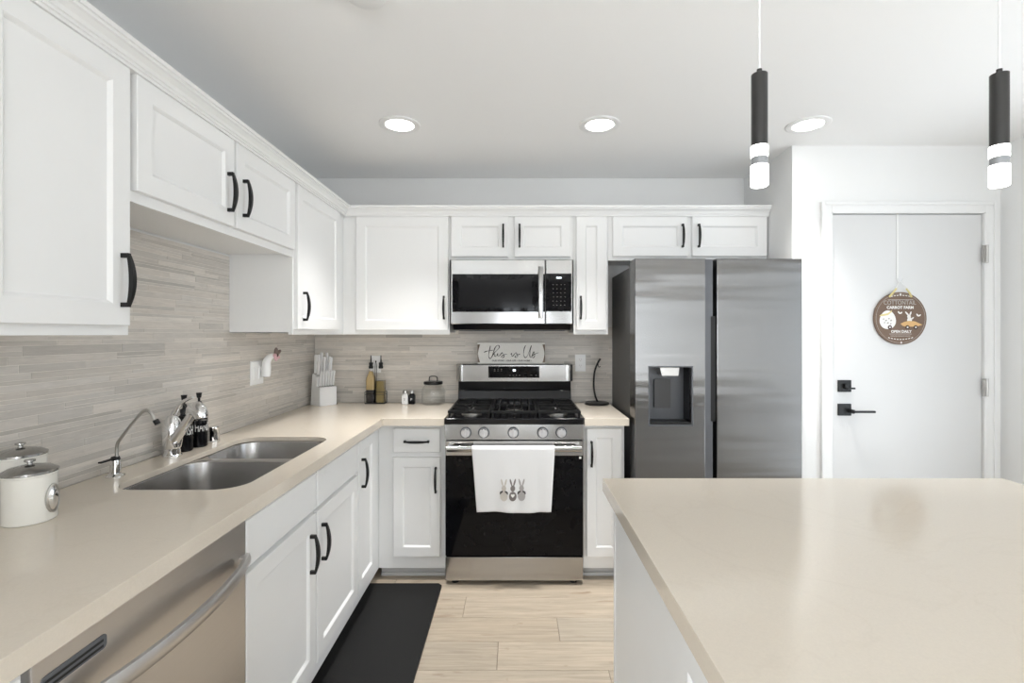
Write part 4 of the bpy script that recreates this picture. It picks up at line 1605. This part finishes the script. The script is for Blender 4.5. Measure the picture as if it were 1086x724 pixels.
def oil_bottle(x, label, fills):
    t = thing('oil_bottle', label, 'bottle', (x, OY, CT + 0.005), 'oil bottles in the caddy')
    z0 = CT + 0.0055

    def sec(w, z, r):
        return [Vector((a, b, z0 + z)) for a, b in rrect(x - w, x + w, OY - w, OY + w, r, 5)]
    spec = [(0.0255, 0.0, 0.006), (0.0285, 0.004, 0.008), (0.0285, 0.150, 0.008), (0.027, 0.165, 0.010), (0.018, 0.192, 0.0125), (0.0125, 0.210, 0.0124), (0.0122, 0.236, 0.012)]
    obj('glass_bottle', rings(bmn(), [sec(*s) for s in spec]), 'glass', t, ang=50)
    for za, zb, m in fills:
        zz = [za] + [s[1] for s in spec if za < s[1] < zb] + [zb]
        lp = []
        for z in zz:
            w = r = None
            for s0, s1 in zip(spec[:-1], spec[1:]):
                if s0[1] <= z <= s1[1]:
                    k = (z - s0[1]) / (s1[1] - s0[1])
                    w = s0[0] + (s1[0] - s0[0]) * k - 0.002
                    r = min(w * 0.98, s0[2] + (s1[2] - s0[2]) * k)
            lp.append(sec(w, z, r))
        obj('liquid', rings(bmn(), lp), m, t, ang=50)
    bm = bmn()
    lathe(bm, [(0.0128, 0.226), (0.0145, 0.228), (0.0145, 0.240), (0.012, 0.243), (0.012, 0.256), (0.014, 0.258), (0.013, 0.264), (0.005, 0.268),
               (0.0045, 0.275), (0.003, 0.312), (0.0, 0.313)], (x, OY, z0), 18)
    obj('pour_spout', bm, 'black', t)


oil_bottle(OX - 0.033, 'square glass bottle of amber oil over dark vinegar, in the wire caddy', [(0.002, 0.085, 'vinegar'), (0.0855, 0.208, 'oil')])
oil_bottle(OX + 0.033, 'square clear glass bottle half full of olive oil, in the wire caddy', [(0.002, 0.145, 'olive')])


# salt and pepper
def shaker_pot(x, m, cap, label, txt, tm):
    y = 3.235
    t = thing('spice_shaker', label, 'shaker', (x, y, CT), 'salt and pepper shakers')
    bm = bmn()
    w = 0.0205
    L = [[Vector((a, b, CT + z)) for a, b in rrect(x - k, x + k, y - k, y + k, min(r, k * 0.98), 5)] for k, z, r in
         ((w - 0.003, 0, 0.005), (w, 0.003, 0.006), (w, 0.055, 0.006), (0.016, 0.066, 0.008), (0.014, 0.070, 0.010))]
    rings(bm, L)
    obj('shaker_body', bm, m, t)
    bm = lathe(bmn(), [(0.014, 0.069), (0.0165, 0.071), (0.0165, 0.084), (0.013, 0.090), (0.0, 0.091)], (x, y, CT), 24)
    obj('cap', bm, cap, t)
    bm = text_bm(txt, 0.022, FY(y - w), x, CT + 0.032, -0.0004)
    obj('lettering', bm, tm, t)


shaker_pot(-0.731, 'white_plastic', 'nickel', 'small white salt shaker with the letter S beside the pepper shaker', 'S', 'grey_thread')
shaker_pot(-0.687, 'gloss_black', 'nickel', 'small black pepper shaker with the letter P beside the glass jar', 'P', 'white_print')

# glass jar
JX, JY = -0.545, 3.225
t = thing('glass_jar', 'empty round glass jar with a black lid beside the range', 'jar', (JX, JY, CT))
R = 0.077
outer = [(0.0, 0.0), (R - 0.012, 0.0), (R - 0.003, 0.004), (R, 0.012), (R, 0.085), (R - 0.006, 0.105), (R - 0.020, 0.124), (R - 0.022, 0.130)]
inner = [(R - 0.0245, 0.130), (R - 0.0225, 0.124), (R - 0.009, 0.104), (R - 0.003, 0.085), (R - 0.003, 0.013), (R - 0.008, 0.006), (0.0, 0.005)]
obj('jar_body', lathe(bmn(), outer + inner, (JX, JY, CT), 48), 'glass', t, ang=60)
bm = lathe(bmn(), [(0.058, 0.131), (0.062, 0.133), (0.062, 0.147), (0.059, 0.150), (0.0, 0.150)], (JX, JY, CT), 40)
l = obj('lid', bm, 'black', t)
lp = smooth_path([(JX - 0.026, JY, CT + 0.149), (JX - 0.026, JY, CT + 0.170), (JX - 0.018, JY, CT + 0.182), (JX + 0.018, JY, CT + 0.182), (JX + 0.026, JY, CT + 0.170), (JX + 0.026, JY, CT + 0.149)], 5)
obj('lid_handle', tube(bmn(), lp, 0.0032, 10), 'black', l)

# banana hook
BX, BY = 0.528, 3.215
t = thing('banana_hanger', 'black curved banana hanger on a round base beside the refrigerator', 'hanger', (BX, BY, CT))
obj('base', lathe(bmn(), [(0.076, 0), (0.079, 0.004), (0.079, 0.012), (0.072, 0.016), (0.0, 0.017)], (BX, BY, CT), 40), 'black', t)
bm = bmn()
lp = smooth_path([(BX + 0.008, BY + 0.02, CT + 0.014), (BX - 0.010, BY + 0.02, CT + 0.06), (BX - 0.018, BY + 0.02, CT + 0.13), (BX - 0.012, BY + 0.02, CT + 0.21), (BX + 0.006, BY + 0.02, CT + 0.265), (BX + 0.026, BY + 0.02, CT + 0.298)], 6)
tube(bm, lp, 0.0062, 12)
s = obj('stem', bm, 'black', t)
lp = smooth_path([(BX + 0.009, BY + 0.02, CT + 0.268), (BX + 0.010, BY + 0.008, CT + 0.252), (BX + 0.014, BY - 0.004, CT + 0.244), (BX + 0.021, BY - 0.008, CT + 0.250)], 5)
obj('hook', tube(bmn(), lp, 0.0024, 10), 'black', s)

# ------------------------------------------------------------------ floor mat
bm = bmn()
prism(bm, rrect(-0.822, -0.405, 1.30, 2.688, 0.018, 5), lambda u, d, z: Vector((u, z, d)), 0.0, 0.012)
es = [e for e in bm.edges if all(v.co.z > 0.01 for v in e.verts)]
bmesh.ops.bevel(bm, geom=es, offset=0.006, segments=2, affect='EDGES')
tag(obj('floor_mat', bm, 'mat'), 'black rubber anti-fatigue floor mat along the sink cabinets', 'mat')

# ------------------------------------------------------------------ island
t = thing('kitchen_island', 'white kitchen island cabinet under the large quartz top', 'island', (0.91, 0.7, 0))
IX0, IX1, IY0, IY1 = 0.308, 1.52, -0.25, 1.535
bm = bmn()
box(bm, IX0 + 0.004, IX1, IY0 + 0.02, IY1 - 0.02, 0.07, CB)
obj('body', bm, 'cab', t)
obj('plinth', box(bmn(), IX0 + 0.06, IX1 - 0.02, IY0 + 0.04, IY1 - 0.03, 0, 0.07), 'kick', t)
bm = box(bmn(), IX0 - 0.004, IX1 + 0.004, IY1 - 0.02, IY1, 0.0, CB, 0.0015)
obj('end_panel', bm, 'cab', t)
bm = box(bmn(), IX0 - 0.002, IX0 + 0.004, 0.905, IY1 - 0.02, 0.0, CB)
obj('side_panel', bm, 'cab', t)
f = FNX(IX0 + 0.004)
for a, b, hu in ((0.50, 0.895, 0.535), (0.095, 0.49, 0.455), (-0.22, 0.085, 0.05)):
    d = obj('door', shaker(f, a, b, 0.12, 0.857), 'cab', t)
    obj('handle', pull(f, hu, 0.70), 'black', d)
counter('island_countertop', [(0.276, -0.30), (1.555, -0.30), (1.555, 1.572), (0.276, 1.572)], None, None, CB, CT,
        'large beige quartz island countertop in the foreground')


# ------------------------------------------------------------------ ceiling lamps
def recessed(x, y, label):
    t = thing('recessed_light', label, 'ceiling light', (x, y, CEIL), 'recessed ceiling lights')
    bm = lathe(bmn(), [(0.102, 0.0), (0.102, -0.004), (0.094, -0.008), (0.072, -0.006), (0.068, -0.002), (0.068, 0.0)], (x, y, CEIL), 48)
    obj('trim_ring', bm, 'white_plastic', t)
    obj('lens', lathe(bmn(), [(0.0, -0.0042), (0.067, -0.0042), (0.067, -0.0008), (0.0, -0.0008)], (x, y, CEIL), 40), 'lens', t)
    area_light('lamp', (0, 0, -0.012), (0, 0, 0), 0.13, 0.13, LAMP_POWER, LAMP_COL, t, 'DISK', math.radians(76))


recessed(-0.584, 2.464, 'lit recessed ceiling light closest to the sink cabinets')
recessed(0.419, 2.464, 'lit recessed ceiling light in front of the range, middle one of the row')
recessed(1.464, 2.464, 'lit recessed ceiling light closest to the entry door')
for x, y in ((0.2, -1.1), (1.5, -1.1), (0.2, -3.5), (1.5, -3.5)):  # unseen extra lights put in as fill
    recessed(x, y, 'unseen recessed ceiling light added behind the camera as fill')

t = thing('smoke_detector', 'round white smoke detector on the ceiling at the top of the photo', 'smoke detector', (-0.462, 1.53, CEIL))
obj('housing', lathe(bmn(), [(0.058, 0.0), (0.060, -0.006), (0.060, -0.018), (0.046, -0.026), (0.0, -0.027)], (-0.462, 1.505, CEIL), 40), 'white_plastic', t)


def pendant(x, y, label):
    t = thing('pendant_light', label, 'pendant light', (x, y, CEIL), 'pendant lights over the island')
    zb, zt, r = 1.735, 2.009, 0.0186
    obj('canopy', lathe(bmn(), [(0.055, 0.0), (0.055, -0.018), (0.05, -0.022), (0.0, -0.022)], (x, y, CEIL), 40), 'white_plastic', t)
    bm = tube(bmn(), [(x, y, CEIL - 0.02), (x, y, (CEIL + zt) / 2), (x, y, zt + 0.004)], 0.0022, 8)
    obj('cord', bm, 'white_plastic', t)
    bm = bmn()
    lathe(bm, [(r - 0.003, 1.834), (r, 1.834), (r, zt - 0.001), (r - 0.001, zt), (0.006, zt), (0.006, zt + 0.012), (0.0, zt + 0.012)], (x, y, 0), 36)
    obj('tube', bm, 'pendant_black', t)
    obj('glow_ring', lathe(bmn(), [(0, 1.806), (r + 0.0008, 1.806), (r + 0.0008, 1.833), (0, 1.833)], (x, y, 0), 36), 'pendant_glow', t)
    obj('band', lathe(bmn(), [(0, 1.787), (r, 1.787), (r, 1.8055), (0, 1.8055)], (x, y, 0), 36), 'pendant_band', t)
    obj('diffuser', lathe(bmn(), [(0, zb), (r - 0.001, zb), (r + 0.0012, zb + 0.002), (r + 0.0012, 1.786), (0, 1.786)], (x, y, 0), 36), 'pendant_glow', t)


pendant(0.594, 1.2, 'slim black cylinder pendant hanging in front of the refrigerator cabinets')
pendant(1.180, 1.2, 'slim black cylinder pendant hanging closest to the right wall')

# ------------------------------------------------------------------ round sign hanging on the door
CX, CZ, RS = 2.137, 1.462, 0.146
SYD = YS - 0.014
t = thing('round_sign', 'round brown wooden sign lettered COTTONTAIL CARROT FARM on the door', 'sign', (CX, SYD, CZ - RS))
f = FY(SYD)
bm = lathe(bmn(), [(RS - 0.002, -0.012), (RS, -0.010), (RS, -0.001), (RS - 0.001, 0.0), (0.0, 0.0)], (CX, SYD, CZ), 64, axis='Y')
b = obj('board', bm, 'sign_wood', t)
bm = bmn()
rings(bm, [[f(CX + r * math.cos(a * PI / 32), d, CZ + r * math.sin(a * PI / 32)) for a in range(64)] for r, d in ((RS - 0.009, -0.001), (RS - 0.009, 0.0006), (RS - 0.0105, 0.0006), (RS - 0.0105, -0.001))], False, False)
obj('border_ring', bm, 'grey_print', b)
obj('title_lettering', text_bm('COTTONTAIL', 0.034, f, CX - 0.004, CZ + 0.086, -0.0004, xs=0.84), 'grey_print', b)
obj('subtitle_lettering', text_bm('CARROT FARM', 0.022, f, CX - 0.002, CZ + 0.0595, -0.0004, bold=0.0006), 'white_print', b)
obj('lower_lettering', text_bm('OPEN DAILY', 0.020, f, CX + 0.004, CZ - 0.074, -0.0004, bold=0.0005), 'white_print', b)
bm = bmn()
for sg, zc in ((1, 0.118), (-1, -0.108)):
    for k in range(-4, 5):
        z = zc + sg * 0.012 * (1 - (k / 4) ** 2) * 0.8
        if sg > 0 and abs(k) > 3:
            continue
        prism(bm, ell(CX + k * 0.016, CZ + z, 0.006, 0.0022, 14, tilt=-k * 0.12 * sg), f, -0.0005, 0.0006)
for hw, zc in ((0.062, -0.087), (0.055, -0.098), (0.07, 0.103)):
    prism(bm, [(CX - hw, CZ + zc - 0.0007), (CX + hw, CZ + zc - 0.0007), (CX + hw, CZ + zc + 0.0007), (CX - hw, CZ + zc + 0.0007)], f, -0.0005, 0.0006)
prism(bm, ell(CX, CZ + 0.134, 0.004, 0.006, 16), f, -0.0005, 0.0006)
prism(bm, ell(CX + 0.004, CZ - 0.135, 0.004, 0.006, 16), f, -0.0005, 0.0006)
obj('scroll_ornament', bm, 'white_print', b)
egg = []
for k in range(36):
    a = 2 * PI * k / 36
    egg.append((CX - 0.071 + 0.045 * math.cos(a) * (1 - 0.12 * math.sin(a)), CZ - 0.008 + 0.052 * math.sin(a)))
e = obj('egg_trailer', prism(bmn(), egg, f, -0.0005, 0.0008), 'white_print', b)
bm = bmn()
prism(bm, [(CX - 0.119, CZ + 0.012), (CX - 0.108, CZ + 0.022), (CX - 0.072, CZ + 0.028), (CX - 0.048, CZ + 0.045), (CX - 0.050, CZ + 0.035), (CX - 0.07, CZ + 0.018), (CX - 0.1, CZ + 0.012)], f, 0.0005, 0.0012)
obj('ribbon_print', bm, 'gold_print', e)
bm = bmn()
for dx, dz, rr in ((-0.024, 0.004, 0.005), (-0.010, -0.004, 0.006), (0.006, 0.006, 0.005), (0.018, -0.004, 0.006), (-0.018, -0.016, 0.005), (0.0, -0.018, 0.006), (0.016, -0.022, 0.005)):
    prism(bm, ell(CX - 0.071 + dx, CZ - 0.008 + dz, rr, rr * 0.7, 16, tilt=0.4), f, 0.0005, 0.0011)
obj('egg_pattern', bm, 'grey_print', e)
car = [(CX + 0.0, CZ - 0.030), (CX + 0.02, CZ - 0.020), (CX + 0.045, CZ - 0.014), (CX + 0.08, CZ - 0.017), (CX + 0.122, CZ - 0.036), (CX + 0.09, CZ - 0.046), (CX + 0.03, CZ - 0.047), (CX + 0.012, CZ - 0.042)]
c = obj('carrot_car', prism(bmn(), car, f, -0.0005, 0.0008), 'tan_print', b)
for wx in (-0.060, 0.038, 0.084):
    bm = lathe(bmn(), [(0.0115, 0.0), (0.0115, 0.0016), (0.0, 0.0016)], (CX + wx, SYD, CZ - 0.050), 24, axis='Y')
    w = obj('wheel', bm, 'brown_print', b)
    bm = lathe(bmn(), [(0.0045, 0.001), (0.0045, 0.0022), (0.0, 0.0022)], (CX + wx, SYD, CZ - 0.050), 16, axis='Y')
    obj('wheel_hub', bm, 'white_print', w)
bm = bmn()
prism(bm, ell(CX + 0.050, CZ - 0.010, 0.013, 0.016), f, -0.0005, 0.0007)
prism(bm, ell(CX + 0.047, CZ + 0.010, 0.010, 0.010), f, -0.0005, 0.0007)
prism(bm, ell(CX + 0.036, CZ + 0.026, 0.0042, 0.015, tilt=0.75), f, -0.0005, 0.0007)
prism(bm, ell(CX + 0.055, CZ + 0.026, 0.0042, 0.013, tilt=-0.35), f, -0.0005, 0.0007)
prism(bm, ell(CX + 0.066, CZ + 0.0, 0.010, 0.0035, tilt=0.7), f, -0.0005, 0.0007)
obj('printed_rabbit', bm, 'white_print', b)
for bx, bz in ((-0.003, 0.030), (0.100, 0.016)):
    bm = bmn()
    prism(bm, ell(CX + bx - 0.006, CZ + bz + 0.002, 0.004, 0.009, tilt=0.6), f, -0.0005, 0.0007)
    prism(bm, ell(CX + bx + 0.006, CZ + bz, 0.004, 0.008, tilt=-0.9), f, -0.0005, 0.0007)
    obj('butterfly', bm, 'white_print', b)
for sg, x0, x1 in ((-1, CX - 0.066, CX - 0.028), (1, CX + 0.058, CX + 0.027)):
    bm = tube(bmn(), smooth_path([(x0, SYD - 0.004, CZ + 0.118), ((x0 + x1) / 2, SYD - 0.008, CZ + 0.142), (x1, SYD - 0.006, CZ + 0.165)], 5), [0.005] * 6 + [0.0045] * 5, 10)
    obj('tie', bm, 'gold_print', t)
HKX, HKZ = CX - 0.008, CZ + 0.205
bm = bmn()
tube(bm, smooth_path([(CX - 0.030, SYD - 0.006, CZ + 0.163), (CX - 0.02, SYD - 0.006, CZ + 0.185), (HKX, SYD - 0.005, HKZ - 0.002), (CX + 0.012, SYD - 0.006, CZ + 0.187), (CX + 0.028, SYD - 0.006, CZ + 0.163)], 5), 0.0014, 8)
obj('hanging_string', bm, 'ribbon', t)

t = thing('ribbon_hook', 'white ribbon over the top of the entry door holding the round sign', 'ribbon', (HKX, SYD, HKZ - 0.01))
bm = bmn()
box(bm, HKX - 0.005, HKX + 0.005, YS - 0.0035, YS - 0.0005, HKZ + 0.02, DZ - 0.004, 0.0005)
box(bm, HKX - 0.005, HKX + 0.005, YS - 0.0035, YS + 0.02, DZ - 0.0045, DZ - 0.002, 0.0005)
obj('ribbon', bm, 'ribbon', t)
lp = smooth_path([(HKX, YS - 0.003, HKZ + 0.03), (HKX - 0.006, YS - 0.008, HKZ + 0.012), (HKX - 0.002, YS - 0.02, HKZ - 0.004), (HKX + 0.010, YS - 0.026, HKZ + 0.002), (HKX + 0.016, YS - 0.026, HKZ + 0.02)], 6)
obj('hook', tube(bmn(), lp, 0.0022, 10), 'ribbon', t)
